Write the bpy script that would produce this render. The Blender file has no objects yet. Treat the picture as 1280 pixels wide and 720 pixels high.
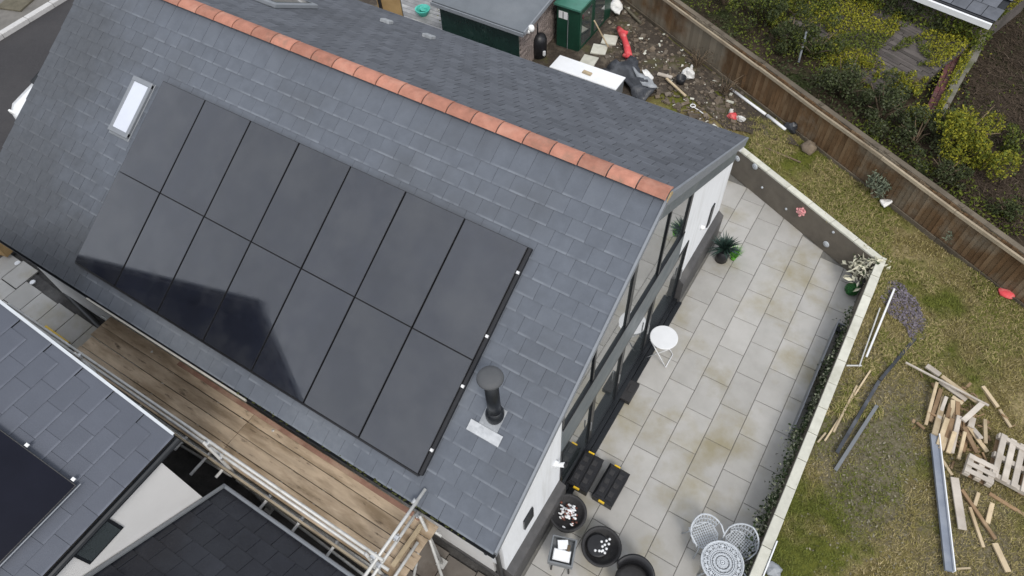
import bpy, math, random
from mathutils import Vector, Matrix, Euler, noise as mnoise
random.seed(7)
R = math.radians
S = bpy.context.scene
COL = S.collection
# ------------------------------------------------------------------ camera
CAM = Vector((1.813, -6.415, 12.301)); FPX = 872.304
cd = bpy.data.cameras.new('camera'); cam = bpy.data.objects.new('camera', cd); COL.objects.link(cam)
cam.location = CAM; cam.rotation_euler = (0.6197, 0.0386, 0.5548)
cd.sensor_width = 36; cd.lens = FPX / 1280 * 36; cd.clip_end = 400; cd.clip_start = 0.05
S.camera = cam
RM = Euler((0.6197, 0.0386, 0.5548)).to_matrix()
# ------------------------------------------------------------------ overcast sky, soft sun, exposure
W = bpy.data.worlds.new('World'); S.world = W; W.use_nodes = True
nt = W.node_tree; nt.nodes.clear()
wo = nt.nodes.new('ShaderNodeOutputWorld'); bg = nt.nodes.new('ShaderNodeBackground')
sky = nt.nodes.new('ShaderNodeTexSky'); sky.sky_type = 'NISHITA'; sky.sun_disc = False
SUN_EL, SUN_AZ = 52.0, 132.0
sky.sun_elevation = R(SUN_EL); sky.sun_rotation = R(SUN_AZ); sky.air_density = 1.0; sky.dust_density = 3.0
hs = nt.nodes.new('ShaderNodeHueSaturation'); hs.inputs['Saturation'].default_value = 0.52; hs.inputs['Value'].default_value = 1.0
tc = nt.nodes.new('ShaderNodeTexCoord'); cn = nt.nodes.new('ShaderNodeTexNoise'); cn.inputs['Scale'].default_value = 2.2; cn.inputs['Detail'].default_value = 4
cr = nt.nodes.new('ShaderNodeMapRange'); cr.inputs[1].default_value = .3; cr.inputs[2].default_value = .7; cr.inputs[3].default_value = .85; cr.inputs[4].default_value = 1.15
mxv = nt.nodes.new('ShaderNodeMix'); mxv.data_type = 'RGBA'; mxv.inputs[0].default_value = 0.6
mxv.inputs[7].default_value = (6.4, 6.7, 7.2, 1)
ml = nt.nodes.new('ShaderNodeVectorMath'); ml.operation = 'SCALE'
L = nt.links.new
L(sky.outputs[0], hs.inputs['Color']); L(hs.outputs[0], mxv.inputs[6]); L(tc.outputs['Generated'], cn.inputs['Vector']); L(cn.outputs[0], cr.inputs[0])
L(mxv.outputs[2], ml.inputs[0]); L(cr.outputs[0], ml.inputs['Scale']); L(ml.outputs[0], bg.inputs['Color'])
bg.inputs['Strength'].default_value = 0.12; L(bg.outputs[0], wo.inputs['Surface'])
sd = bpy.data.lights.new('sun', 'SUN'); sd.energy = 1.1; sd.angle = R(14); sd.color = (1, .96, .9)
so = bpy.data.objects.new('sun', sd); COL.objects.link(so)
_sv = Vector((math.sin(R(SUN_AZ)) * math.cos(R(SUN_EL)), math.cos(R(SUN_AZ)) * math.cos(R(SUN_EL)), math.sin(R(SUN_EL))))
so.rotation_euler = _sv.to_track_quat('Z', 'Y').to_euler(); so.location = _sv * 60
S.view_settings.view_transform = 'Standard'; S.view_settings.look = 'None'
S.view_settings.exposure = 0.50; S.view_settings.gamma = 1
S.cycles.max_bounces = 6; S.cycles.use_denoising = True

# ------------------------------------------------------------------ helpers
def at(u, v, z=0.0):
    """a spot of the survey photograph brought to the level plane of height z"""
    d = RM @ Vector(((u - 640) / FPX, -(v - 360) / FPX, -1.0)); t = (z - CAM.z) / d.z
    return CAM + d * t
WL = {}
class MB:
    def __init__(s): s.v = []; s.f = []; s.m = []; s.uv = {}
    def add(s, vs, fs, mi=0):
        o = len(s.v); s.v += [Vector(p) for p in vs]
        for f in fs: s.f.append(tuple(o + i for i in f)); s.m.append(mi)
        return s
    def hexa(s, p, mi=0):   # p: bottom 4 ccw, top 4 ccw
        return s.add(p, [(3,2,1,0),(4,5,6,7),(0,1,5,4),(1,2,6,5),(2,3,7,6),(3,0,4,7)], mi)
    def box(s, c, d, M=None, mi=0, ch=0.0):
        x, y, z = d[0]/2, d[1]/2, d[2]/2; c = Vector(c)
        f = (lambda q: c + (M @ Vector(q) if M else Vector(q)))
        if ch <= 0:
            return s.hexa([f(q) for q in ((-x,-y,-z),(x,-y,-z),(x,y,-z),(-x,y,-z),(-x,-y,z),(x,-y,z),(x,y,z),(-x,y,z))], mi)
        a = ch
        ring = lambda X, Y, Z: [(-X,-Y,Z),(X,-Y,Z),(X,Y,Z),(-X,Y,Z)]
        P = ring(x-a,y-a,-z)+ring(x,y,-z+a)+ring(x,y,z-a)+ring(x-a,y-a,z)
        F = [(3,2,1,0),(12,13,14,15)]
        for k in range(3):
            for i in range(4): j=(i+1)%4; F.append((4*k+i,4*k+j,4*k+4+j,4*k+4+i))
        return s.add([f(q) for q in P], F, mi)
    def beam(s, p, q, w, t, up=(0,0,1), mi=0, ch=0.0):   # box running p->q, w across, t along up
        p, q = Vector(p), Vector(q); d = q-p; l = d.length; d = d/l
        up = Vector(up); sd_ = d.cross(up)
        if sd_.length < 1e-4: sd_ = d.cross(Vector((1,0,0)))
        sd_.normalize(); u = sd_.cross(d)
        M = Matrix((d, sd_, u)).transposed()
        return s.box((p+q)/2, (l, w, t), M, mi, ch)
    def tube(s, pts, r, n=8, mi=0, cap=True):
        pts = [Vector(p) for p in pts]; rs = r if isinstance(r, (list, tuple)) else [r]*len(pts)
        rings = []; a = None
        for i, p in enumerate(pts):
            d = (pts[min(i+1,len(pts)-1)] - pts[max(i-1,0)]).normalized()
            if a is None or abs(a.dot(d)) > .95: a = d.orthogonal().normalized()
            a = (a - d*a.dot(d)).normalized(); b = d.cross(a)
            rings.append([p + (a*math.cos(2*math.pi*k/n)+b*math.sin(2*math.pi*k/n))*rs[i] for k in range(n)])
        vs = [q for g in rings for q in g]; fs = []
        for i in range(len(pts)-1):
            for k in range(n): j=(k+1)%n; fs.append((i*n+k,i*n+j,(i+1)*n+j,(i+1)*n+k))
        if cap: fs.append(tuple(range(n-1,-1,-1))); fs.append(tuple((len(pts)-1)*n+k for k in range(n)))
        return s.add(vs, fs, mi)
    def lathe(s, c, prof, n=24, mi=0, sx=1, sy=1, cap=True, M=None):
        c = Vector(c); vs = []; fs = []
        for (r, z) in prof:
            for k in range(n):
                q = Vector((r*math.cos(2*math.pi*k/n)*sx, r*math.sin(2*math.pi*k/n)*sy, z)); vs.append(c + (M @ q if M else q))
        for i in range(len(prof)-1):
            for k in range(n): j=(k+1)%n; fs.append((i*n+k,i*n+j,(i+1)*n+j,(i+1)*n+k))
        if cap: fs.append(tuple(range(n-1,-1,-1))); fs.append(tuple((len(prof)-1)*n+k for k in range(n)))
        return s.add(vs, fs, mi)
    def prism(s, poly, vec, mi=0):
        n = len(poly); vec = Vector(vec); P = [Vector(p) for p in poly]
        fs = [tuple(range(n-1,-1,-1)), tuple(range(n,2*n))]+[(i,(i+1)%n,n+(i+1)%n,n+i) for i in range(n)]
        return s.add(P+[p+vec for p in P], fs, mi)
    def blob(s, c, r, n=8, amp=.25, mi=0, seed=0):
        c = Vector(c); vs=[]; m = max(4, n//2+1)
        for i in range(m):
            a = math.pi*i/(m-1)
            for k in range(n):
                q = Vector((math.sin(a)*math.cos(2*math.pi*k/n), math.sin(a)*math.sin(2*math.pi*k/n), math.cos(a)))
                h = 1+amp*mnoise.noise(q*1.7+Vector((seed*3.1,seed,0)))
                vs.append(c+Vector((q.x*r[0]*h,q.y*r[1]*h,q.z*r[2]*h)))
        fs=[]
        for i in range(m-1):
            for k in range(n): j=(k+1)%n; fs.append((i*n+k,(i+1)*n+k,(i+1)*n+j,i*n+j))
        return s.add(vs,fs,mi)
    def build(s, name, mats, parent=None, smooth=False, kind=None, origin=None):
        me = bpy.data.meshes.new(name)
        if origin is None:
            xs=[p.x for p in s.v]; ys=[p.y for p in s.v]; zs=[p.z for p in s.v]
            origin = Vector(((min(xs)+max(xs))/2,(min(ys)+max(ys))/2,min(zs)))
        origin = Vector(origin)
        me.from_pydata([p-origin for p in s.v], [], s.f)
        for m in (mats if isinstance(mats,(list,tuple)) else [mats]): me.materials.append(m)
        me.polygons.foreach_set('material_index', s.m)
        if smooth: me.polygons.foreach_set('use_smooth', [True]*len(s.f))
        if s.uv:
            ul = me.uv_layers.new(name='UVMap')
            for i, (fi) in enumerate(s.f):
                if i in s.uv:
                    p = me.polygons[i]
                    for li, q in zip(p.loop_indices, s.uv[i]): ul.data[li].uv = q
        me.update()
        return link(name, me, origin, parent, kind)
def link(name, me, loc, parent=None, kind=None, rot=None):
    o = bpy.data.objects.new(name, me); COL.objects.link(o); loc = Vector(loc)
    WL[o.name] = loc
    if parent: o.parent = parent; o.location = loc - WL[parent.name]
    else: o.location = loc
    if rot is not None: o.rotation_euler = rot
    if kind: o['kind'] = kind
    return o
def tag(o, label, cat, group=None):
    o['label'] = label; o['category'] = cat
    if group: o['group'] = group
    return o
def thing(name, label, cat, loc, group=None):
    o = link(name, None, loc); o.empty_display_size = .2
    return tag(o, label, cat, group)
def struct(o): o['kind'] = 'structure'; return o

# ------------------------------------------------------------------ materials
def lin(h):
    if not isinstance(h, str): return tuple(h)
    c = [int(h[i:i+2],16)/255 for i in (0,2,4)]
    return tuple(x/12.92 if x<=.04045 else ((x+.055)/1.055)**2.4 for x in c)
def M(name, col, rough=.65, var=.18, scale=6., col2=None, s2=1.2, lo=.5, hi=.65, bump=.15, bscale=40., rnd=.12, metal=0., spec=.5, ior=1.5,
      aniso=None, edge=None, coat=0., a2=1., col3=None, s3=2., lo3=.5, hi3=.7, trans=0.):
    m = bpy.data.materials.new(name); m.use_nodes = True; t = m.node_tree; N = t.nodes.new; K = t.links.new
    b = t.nodes['Principled BSDF']; b.inputs['Roughness'].default_value = rough; b.inputs['Metallic'].default_value = metal
    b.inputs['Specular IOR Level'].default_value = spec; b.inputs['IOR'].default_value = ior; b.inputs['Coat Weight'].default_value = coat; b.inputs['Coat Roughness'].default_value = .06 if name == 'panel_glass' else .02
    if trans: b.inputs['Transmission Weight'].default_value = trans
    g = N('ShaderNodeNewGeometry'); oi = N('ShaderNodeObjectInfo')
    pos = g.outputs['Position']
    if aniso:
        mp = N('ShaderNodeMapping'); K(pos, mp.inputs[0]); mp.inputs['Scale'].default_value = aniso[0]; mp.inputs['Rotation'].default_value = aniso[1]; pos = mp.outputs[0]
    ad = N('ShaderNodeMath'); K(g.outputs['Random Per Island'], ad.inputs[0]); K(oi.outputs['Random'], ad.inputs[1])
    fr = N('ShaderNodeMath'); fr.operation = 'FRACT'; K(ad.outputs[0], fr.inputs[0])
    of = N('ShaderNodeVectorMath'); of.operation = 'MULTIPLY_ADD'; K(pos, of.inputs[0]); of.inputs[1].default_value = (1,1,1)
    cb = N('ShaderNodeCombineXYZ'); mu = N('ShaderNodeMath'); mu.operation='MULTIPLY'; mu.inputs[1].default_value = 37. if rnd else 0.; K(fr.outputs[0], mu.inputs[0]); K(mu.outputs[0], cb.inputs[0]); K(mu.outputs[0], cb.inputs[2]); K(cb.outputs[0], of.inputs[2])
    def nz(sc, vec, det=6., ro=.6):
        n = N('ShaderNodeTexNoise'); n.inputs['Scale'].default_value = sc; n.inputs['Detail'].default_value = det; n.inputs['Roughness'].default_value = ro; K(vec, n.inputs['Vector']); return n.outputs[0]
    def rng(x, a, bb, c, d, cl=True):
        r = N('ShaderNodeMapRange'); r.clamp = cl; K(x, r.inputs[0])
        for i, q in enumerate((a,bb,c,d)): r.inputs[i+1].default_value = q
        return r.outputs[0]
    def mix(f, A, B):
        x = N('ShaderNodeMix'); x.data_type = 'RGBA'
        if hasattr(f,'links'): K(f, x.inputs[0])
        else: x.inputs[0].default_value = f
        for i, q in ((6,A),(7,B)):
            if hasattr(q,'links'): K(q, x.inputs[i])
            else: x.inputs[i].default_value = (*q,1)
        return x.outputs[2]
    c = lin(col); base = mix(rng(nz(scale, of.outputs[0]), .25,.75,0,1), tuple(x*(1-var) for x in c), tuple(min(1,x*(1+var)) for x in c))
    if col2 is not None:
        f2 = rng(nz(s2, of.outputs[0] if rnd else pos), lo, hi, 0, a2); base = mix(f2, base, lin(col2))
    if col3 is not None:
        base = mix(rng(nz(s3, pos), lo3, hi3, 0, 1), base, lin(col3))
    if edge is not None:   # worn pale tails of slates, from the slate's own uv
        uv = N('ShaderNodeUVMap'); sp = N('ShaderNodeSeparateXYZ'); K(uv.outputs[0], sp.inputs[0])
        e = rng(sp.outputs[1], edge[1]*.45, edge[1], 1, 0); e2 = rng(nz(2.2, of.outputs[0]), .42, .62, 0, edge[2])
        mm = N('ShaderNodeMath'); mm.operation='MULTIPLY'; K(e, mm.inputs[0]); K(e2, mm.inputs[1]); base = mix(mm.outputs[0], base, lin(edge[0]))
    if rnd:
        v = N('ShaderNodeVectorMath'); v.operation='SCALE'; K(base, v.inputs[0]); K(rng(fr.outputs[0],0,1,1-rnd,1+rnd), v.inputs['Scale']); base = v.outputs[0]
    K(base, b.inputs['Base Color'])
    if bump:
        bn = N('ShaderNodeBump'); bn.inputs['Strength'].default_value = bump; bn.inputs['Distance'].default_value = .02; K(nz(bscale, pos), bn.inputs['Height']); K(bn.outputs[0], b.inputs['Normal'])
    K(rng(nz(scale*1.7, pos), .3,.7, max(0,rough-.08), min(1,rough+.08)), b.inputs['Roughness'])
    return m
def worn(m, spots, col, colb, amt=.9, lo=.70, hi=.98, sc=17):
    t = m.node_tree; N = t.nodes.new; K = t.links.new; b = t.nodes['Principled BSDF']; src = b.inputs['Base Color'].links[0].from_socket
    g = N('ShaderNodeNewGeometry'); n1 = N('ShaderNodeTexNoise'); n1.inputs['Scale'].default_value = 1.6; n1.inputs['Detail'].default_value = 9; n1.inputs['Roughness'].default_value = .7; K(g.outputs['Position'], n1.inputs['Vector'])
    tot = None
    for x, y, r in spots:
        d = N('ShaderNodeVectorMath'); d.operation = 'DISTANCE'; K(g.outputs['Position'], d.inputs[0]); d.inputs[1].default_value = (x, y, .72) if not isinstance(x, tuple) else x
        r_ = N('ShaderNodeMapRange'); K(d.outputs['Value'], r_.inputs[0]); r_.inputs[1].default_value = 0; r_.inputs[2].default_value = r*1.5; r_.inputs[3].default_value = 1; r_.inputs[4].default_value = 0
        if tot is None: tot = r_.outputs[0]
        else:
            mx = N('ShaderNodeMath'); mx.operation = 'MAXIMUM'; K(tot, mx.inputs[0]); K(r_.outputs[0], mx.inputs[1]); tot = mx.outputs[0]
    a = N('ShaderNodeMath'); K(tot, a.inputs[0]); K(n1.outputs[0], a.inputs[1])
    f = N('ShaderNodeMapRange'); K(a.outputs[0], f.inputs[0]); f.inputs[1].default_value = lo; f.inputs[2].default_value = hi; f.inputs[3].default_value = 0; f.inputs[4].default_value = amt
    n2 = N('ShaderNodeTexNoise'); n2.inputs['Scale'].default_value = sc; n2.inputs['Detail'].default_value = 6; n2.inputs['Roughness'].default_value = .75; K(g.outputs['Position'], n2.inputs['Vector'])
    r2 = N('ShaderNodeMapRange'); K(n2.outputs[0], r2.inputs[0]); r2.inputs[1].default_value = .35; r2.inputs[2].default_value = .68
    c = N('ShaderNodeMix'); c.data_type = 'RGBA'; K(r2.outputs[0], c.inputs[0]); c.inputs[6].default_value = (*col,1); c.inputs[7].default_value = (*colb,1)
    o = N('ShaderNodeMix'); o.data_type = 'RGBA'; K(f.outputs[0], o.inputs[0]); K(src, o.inputs[6]); K(c.outputs[2], o.inputs[7]); K(o.outputs[2], b.inputs['Base Color'])
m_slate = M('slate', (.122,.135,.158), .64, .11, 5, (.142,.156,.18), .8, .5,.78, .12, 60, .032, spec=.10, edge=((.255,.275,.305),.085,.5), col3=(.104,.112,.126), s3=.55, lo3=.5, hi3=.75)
m_moss = M('moss', (.06,.065,.025), .95, .3, 9, rnd=.4, spec=.1)
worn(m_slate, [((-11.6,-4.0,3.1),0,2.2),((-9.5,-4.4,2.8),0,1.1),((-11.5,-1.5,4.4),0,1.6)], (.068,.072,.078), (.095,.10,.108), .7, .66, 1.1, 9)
worn(m_slate, [((-6.2,-4.5,2.75),0,.9),((-3.2,-4.4,2.8),0,.8),((-1.6,-3.0,3.6),0,.7)], (.20,.215,.235), (.15,.165,.185), .4, .78, 1.15, 14)
m_slate_b = M('slate_darker', (.110,.117,.132), .7, .13, 5, (.132,.14,.157), .9, .5,.8, .10, 60, .12, spec=.08, edge=((.175,.185,.21),.08,.5), col3=(.085,.09,.10), s3=.7, lo3=.54, hi3=.78)  # slightly darker slate with weaker worn tails, for back slope and outbuilding
m_slate_n = M('neighbour_slate', (.084,.093,.116), .5, .06, 3, (.096,.105,.13), 1.4, .5,.8, .06, 40, .03, spec=.22, edge=((.15,.162,.195),.07,.6))
m_tile_wet = M('wet_dark_tile', (.013,.014,.019), .27, .2, 3, (.024,.026,.033), 1.1, .5,.75, .12, 12, .10, spec=.4)
m_terra = M('terracotta', (.40,.185,.132), .85, .2, 7, (.47,.26,.195), 2.5, .5,.75, .3, 50, .17, spec=.15, col3=(.24,.15,.11), s3=4, lo3=.56, hi3=.78)
m_mortar = M('mortar', (.42,.32,.17), .9, .2, 10, bump=.4)
m_panel = M('panel_glass', (.013,.015,.023), .075, .25, 2, (.026,.028,.035), 1.6,.45,.7, .015, 2.0, .12, spec=.6, ior=1.72, coat=.7, col3=(.034,.036,.041), s3=.9, lo3=.5, hi3=.75)
m_panel_n = M('neighbour_panel_glass', (.009,.010,.017), .4, .15, 2, bump=0, rnd=.08, spec=.05)
m_panelframe = M('panel_frame', (.012,.012,.014), .4, .1, 5, rnd=.05)
m_steel = M('galvanised', (.55,.56,.57), .42, .15, 9, (.38,.38,.37), 3, .5,.7, .1, 60, .08, metal=.75)
m_tube = M('scaffold_tube', (.56,.555,.53), .5, .2, 8, (.36,.34,.29), 4, .55,.75, .15, 60, .1, metal=.25)
m_whitemetal = M('white_metal', (.78,.78,.77), .4, .06, 5, (.62,.61,.58), 8, .6,.75, .05, rnd=.04)
m_render = M('white_render', (.80,.812,.825), .85, .04, 2, (.68,.685,.68), .9, .5,.72, .1, 90, .0, aniso=((5,5,.7),(0,0,0)))
m_cream = M('cream_render', (.70,.69,.675), .85, .04, 2, (.64,.63,.60), .9, .55,.8, .12, 90, .0)
m_greyclad = M('grey_cladding', (.118,.138,.15), .42, .05, 2, (.14,.16,.17), 1, .5,.7, .0, rnd=.0)
m_greytrim = M('grey_trim', (.21,.225,.245), .55, .08, 5, bump=0, rnd=.03)
m_plinth = M('dark_plinth', (.07,.068,.068), .7, .2, 7, (.11,.105,.10), 1.5, .5,.7, .3, 60, .0)
m_blackframe = M('black_aluminium', (.013,.015,.018), .35, .1, 5, bump=0, rnd=.03)
m_glass = M('window_glass', (.05,.062,.064), .015, .1, 1, bump=0, rnd=0, ior=1.75, coat=1.0, spec=.8)
m_patio = M('paving', (.405,.393,.368), .75, .07, 3, (.455,.443,.42), 1.8, .45,.7, .12, 60, .07, spec=.3, col3=(.305,.272,.185), s3=.75, lo3=.49, hi3=.70)
m_oldslab = M('old_paving', (.17,.15,.13), .85, .15, 4, (.10,.08,.065), 1.8, .5,.7, .2, 50, .15)
m_palemetal = M('pale_trim', (.50,.53,.56), .5, .1, 6, bump=0, rnd=.02)
m_redstrip = M('reddish_timber', (.27,.155,.115), .85, .25, 4, (.36,.26,.19), 2, .5,.7, .3, 40, .1, spec=.2)
m_stonepale = M('pale_batten', (.42,.40,.35), .8, .15, 6, bump=.2, rnd=0)
m_cap = M('flue_cap', (.085,.088,.092), .6, .1, 5, bump=.05, rnd=0, spec=.3)
m_joint = M('joint_mortar', (.17,.165,.15), .9, .2, 12, bump=.3, rnd=0)
m_wallrender = M('brown_wall_render', (.155,.135,.108), .9, .14, 4, (.115,.10,.082), 1.4, .5,.7, .4, 50, .0)
m_coping = M('coping_stone', (.58,.57,.49), .85, .1, 8, (.45,.44,.36), 3, .52,.75, .3, 50, .08)
m_lawn = M('lawn_earth', (.135,.108,.042), .95, .5, 13, (.31,.25,.13), 1.5, .46,.60, 1., 26, .0, col3=(.112,.118,.022), s3=.75, lo3=.47, hi3=.58, spec=.15)
worn(m_lawn, [(3.9,.3,.9),(4.2,1.5,1.1),(4.6,-.3,.7),(3.6,2.4,.6),(6.2,-.6,1.0),(5.9,1.0,.7)], (.085,.07,.04), (.21,.185,.13))
m_straw = M('straw_blade', (.36,.29,.145), .85, .3, 1.5, (.13,.145,.028), .75, .44,.56, 0, 30, .4, spec=.12)
m_soil = M('bare_soil', (.052,.040,.029), .95, .4, 12, (.12,.098,.072), 3, .52,.68, 1., 24, .0, col3=(.085,.08,.026), s3=1.1, lo3=.55, hi3=.68)
m_grass = M('grass_blade', (.215,.185,.062), .85, .3, 2, (.38,.31,.17), .9,.46,.6, 0, 30, .42, col3=(.125,.14,.03), s3=.75, lo3=.47, hi3=.58, spec=.15)
m_wild = M('wild_ground', (.036,.028,.018), .95, .4, 6, (.062,.046,.032), 1.2, .5,.66, 1., 16, .0, col3=(.03,.038,.013), s3=.5, lo3=.52, hi3=.62, spec=.1)
m_asphalt = M('asphalt', (.034,.032,.034), .85, .16, 14, (.045,.042,.043), .6, .45,.7, .4, 90, .0)
m_pave = M('pavement', (.16,.15,.135), .9, .15, 6, (.10,.095,.085), 1, .5,.7, .3, 60, 0)
m_kerb = M('kerb_stone', (.48,.47,.46), .85, .1, 8, bump=.2)
m_yard = M('yard_ground', (.055,.052,.05), .9, .3, 9, (.11,.105,.10), 1.2, .5,.66, .7, 40, .0)
m_board = M('scaffold_board', (.42,.33,.235), .85, .24, 1.6, (.23,.17,.11), .6, .46,.63, .25, 30, .17, aniso=((1.3,6,4),(0,0,0)), col3=(.09,.065,.045), s3=2.6, lo3=.60, hi3=.74, spec=.2)
m_fence = M('fence_board', (.130,.078,.040), .9, .3, 3, (.175,.118,.068), .8, .45,.62, .3, 40, .2, spec=.2, col3=(.21,.18,.135), s3=.33, lo3=.5, hi3=.58)
m_rail = M('fence_rail', (.36,.30,.215), .85, .22, 4, (.24,.19,.13), 2, .5,.68, bump=.3, rnd=.12)
m_fencegrey = M('weathered_wood', (.13,.108,.08), .9, .35, 4, (.085,.07,.052), 2, .5,.66, .35, 40, .2, spec=.2)
m_timber = M('pale_timber', (.50,.40,.26), .8, .2, 3, (.36,.27,.16), 1.8, .5,.68, .3, 40, .22)
m_timber_grey = M('grey_timber', (.48,.43,.37), .85, .2, 3, (.36,.31,.25), 1.8, .5,.68, .3, 40, .16)
m_timber_brown = M('brown_timber', (.24,.155,.085), .85, .25, 3, (.36,.26,.16), 1.8, .5,.68, .3, 40, .25)
m_bluesteel = M('blue_grey_steel', (.21,.235,.285), .6, .12, 4, (.27,.29,.32), 2, .5,.7, .1, 60, 0)
m_black = M('black_plastic', (.013,.013,.015), .42, .2, 9, bump=.1, rnd=.1)
m_rattan = M('dark_resin', (.028,.027,.028), .6, .25, 30, bump=.4, bscale=120, rnd=.06)
m_yellow = M('yellow_plastic', (.80,.52,.03), .45, .08, 8, bump=0)
m_white = M('white_paint', (.80,.81,.82), .45, .04, 6, bump=.05, rnd=.03)
m_castwhite = M('cast_white', (.54,.57,.60), .55, .15, 9, (.34,.365,.39), 9, .50,.7, .15, 60, .05)
m_castgrey = M('cast_grey', (.36,.38,.40), .6, .1, 6, bump=0, rnd=0)
m_greyplastic = M('grey_plastic', (.17,.18,.19), .5, .12, 6, bump=.1)
m_lime = M('bright_green', (.13,.42,.03), .6, .2, 9, bump=.1, rnd=.3)
m_ballgreen = M('leaf_ball_green', (.035,.17,.04), .7, .2, 9, bump=.1, rnd=.4)
m_spike = M('spiky_leaf', (.022,.045,.035), .45, .2, 4, bump=0, rnd=.45)
m_cleaf = M('cream_leaf', (.58,.56,.44), .6, .15, 4, bump=0, rnd=.25)
m_ivy = M('ivy_leaf', (.042,.068,.026), .55, .25, 2, (.08,.10,.038), 2, .5,.7, 0, 30, .4, spec=.2)
m_ivyvar = M('variegated_leaf', (.34,.36,.24), .55, .2, 2, bump=0, rnd=.4)
m_yivy = M('yellow_green_leaf', (.28,.265,.028), .6, .25, .9, (.14,.155,.022), .7, .46,.6, 0, 30, .22, spec=.12)
m_green = M('mid_green_leaf', (.095,.12,.022), .6, .25, .9, (.145,.155,.024), .8, .48,.64, 0, 30, .26, spec=.12)
m_dgreen = M('dark_green_leaf', (.052,.066,.028), .65, .25, .9, (.08,.088,.036), .8, .5,.65, 0, 30, .3, spec=.1)
m_silver = M('grey_green_leaf', (.155,.18,.125), .7, .25, 1.5, bump=0, rnd=.45, spec=.2)
m_bramble = M('bramble_leaf', (.085,.095,.055), .7, .3, 1.5, bump=0, rnd=.3, spec=.1)
m_twig = M('dead_stem', (.15,.11,.07), .9, .3, 3, bump=0, rnd=.4)
m_bracken = M('dead_bracken', (.060,.044,.032), .9, .35, 2, (.14,.11,.082), 1.5, .53,.75, 0, 30, .4, spec=.1)
m_purple = M('purple_slate_chip', (.145,.125,.145), .75, .2, 5, (.21,.19,.20), 3,.5,.7, .2, 40, .4, spec=.2)
m_stone = M('pale_stone', (.20,.18,.13), .85, .25, 6, bump=.3, rnd=.5, spec=.2)
m_rubble = M('rubble', (.11,.085,.06), .9, .25, 6, (.20,.17,.135), 3, .5,.7, .4, 30, .45)
m_rock = M('brown_rock', (.20,.155,.11), .9, .25, 6, (.27,.23,.17), 2, .5,.7, .6, 30, 0)
m_red = M('red_plastic', (.66,.075,.085), .65, .2, 6, (.74,.22,.20), 5, .5,.7, .2, 30, .1, spec=.25)
m_pink = M('pink_petal', (.72,.30,.31), .7, .2, 6, (.80,.52,.48), 9, .45,.65, 0, 30, .25, spec=.2)
m_bag = M('black_sheeting', (.035,.038,.045), .38, .3, 4, (.09,.095,.105), 3, .5,.7, .7, 9, .2)
m_whitesheet = M('white_sheeting', (.72,.71,.68), .6, .12, 6, (.5,.49,.46), 5,.5,.7, .4, 20, .1)
m_dkgreen = M('dark_green_steel', (.010,.052,.032), .4, .2, 4, bump=.05, rnd=.06)
m_teal = M('green_steel_roof', (.055,.185,.135), .4, .15, 4, (.08,.23,.18), 1.5, .5,.7, .05, rnd=0)
m_tarp = M('dark_green_sheet', (.010,.030,.024), .3, .3, 3, (.05,.085,.07), 3, .6,.75, .5, 9, 0)
m_felt = M('grey_roof_felt', (.135,.15,.165), .7, .1, 3, (.165,.18,.195), .8, .5,.7, .2, 60, 0)
m_brick = M('weathered_brick', (.25,.205,.185), .9, .2, 6, (.17,.135,.12), 2, .5,.7, .4, 50, .25)
m_redbrick = M('dark_red_brick', (.115,.042,.042), .9, .25, 6, (.085,.05,.045), 2, .5,.7, .4, 40, .25)
m_deck = M('grey_deck_board', (.26,.26,.265), .75, .15, 4, (.40,.395,.39), 2, .5,.66, .25, 50, .2)
m_oldslat = M('old_grey_slat', (.105,.092,.085), .9, .3, 4, (.065,.06,.052), 2, .5,.66, .4, 30, .3, spec=.2)
m_concrete = M('mossy_concrete', (.15,.14,.115), .9, .25, 4, (.085,.09,.04), 1.5, .48,.62, .5, 30, .1)
m_turq = M('turquoise_plastic', (.06,.42,.34), .5, .15, 6, (.10,.55,.46), 5, .5,.7, .1, rnd=.1)
m_ply = M('brown_ply', (.38,.25,.11), .7, .15, 3, (.30,.19,.08), 2, .5,.7, .1, rnd=0)
m_lead = M('lead_flashing', (.27,.285,.30), .55, .2, 6, (.40,.415,.43), 5, .5,.7, .3, 25, 0)
m_whitelead = M('white_flashing', (.50,.515,.53), .55, .16, 8, (.36,.375,.39), 5, .5,.7, bump=.3, bscale=25, rnd=0)
m_skyglass = M('rooflight_glass', (.62,.65,.72), .12, .05, 3, bump=0, rnd=0)
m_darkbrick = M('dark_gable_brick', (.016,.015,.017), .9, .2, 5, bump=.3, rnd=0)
m_car = M('white_car_paint', (.78,.79,.80), .25, .03, 3, bump=0, rnd=0, coat=.6)
m_carglass = M('car_glass', (.015,.018,.02), .05, .1, 2, bump=0, rnd=0)
m_tyre = M('tyre_rubber', (.012,.012,.012), .8, .2, 9, bump=.2, rnd=0)
m_woodchar = M('reddish_stone', (.16,.05,.03), .7, .3, 9, bump=.2, rnd=.4)
m_litwhite = M('lamp_glass', (.85,.85,.83), .25, .02, 3, bump=0, rnd=0)

def rnd(a, b): return random.uniform(a, b)
def leafset(pts_fn, n, size, mb=None, flat=.0, mi=0, asp=.55):
    mb = mb or MB()
    for _ in range(n):
        p, up = pts_fn()
        d = Vector((rnd(-1,1), rnd(-1,1), rnd(-.7,.7))).normalized()
        nrm = (Vector((rnd(-1,1),rnd(-1,1),rnd(-1,1)))*(1-flat)+Vector(up)*(.4+flat)).normalized()
        d = (d - nrm*d.dot(nrm)).normalized(); s_ = d.cross(nrm); l = size*rnd(.6,1.35); w = l*asp
        mb.add([p-d*l*.5, p+s_*w*.5+nrm*l*.08, p+d*l*.55-nrm*l*.12, p-s_*w*.5+nrm*l*.08], [(0,1,2,3)], mi)
    return mb

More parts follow.
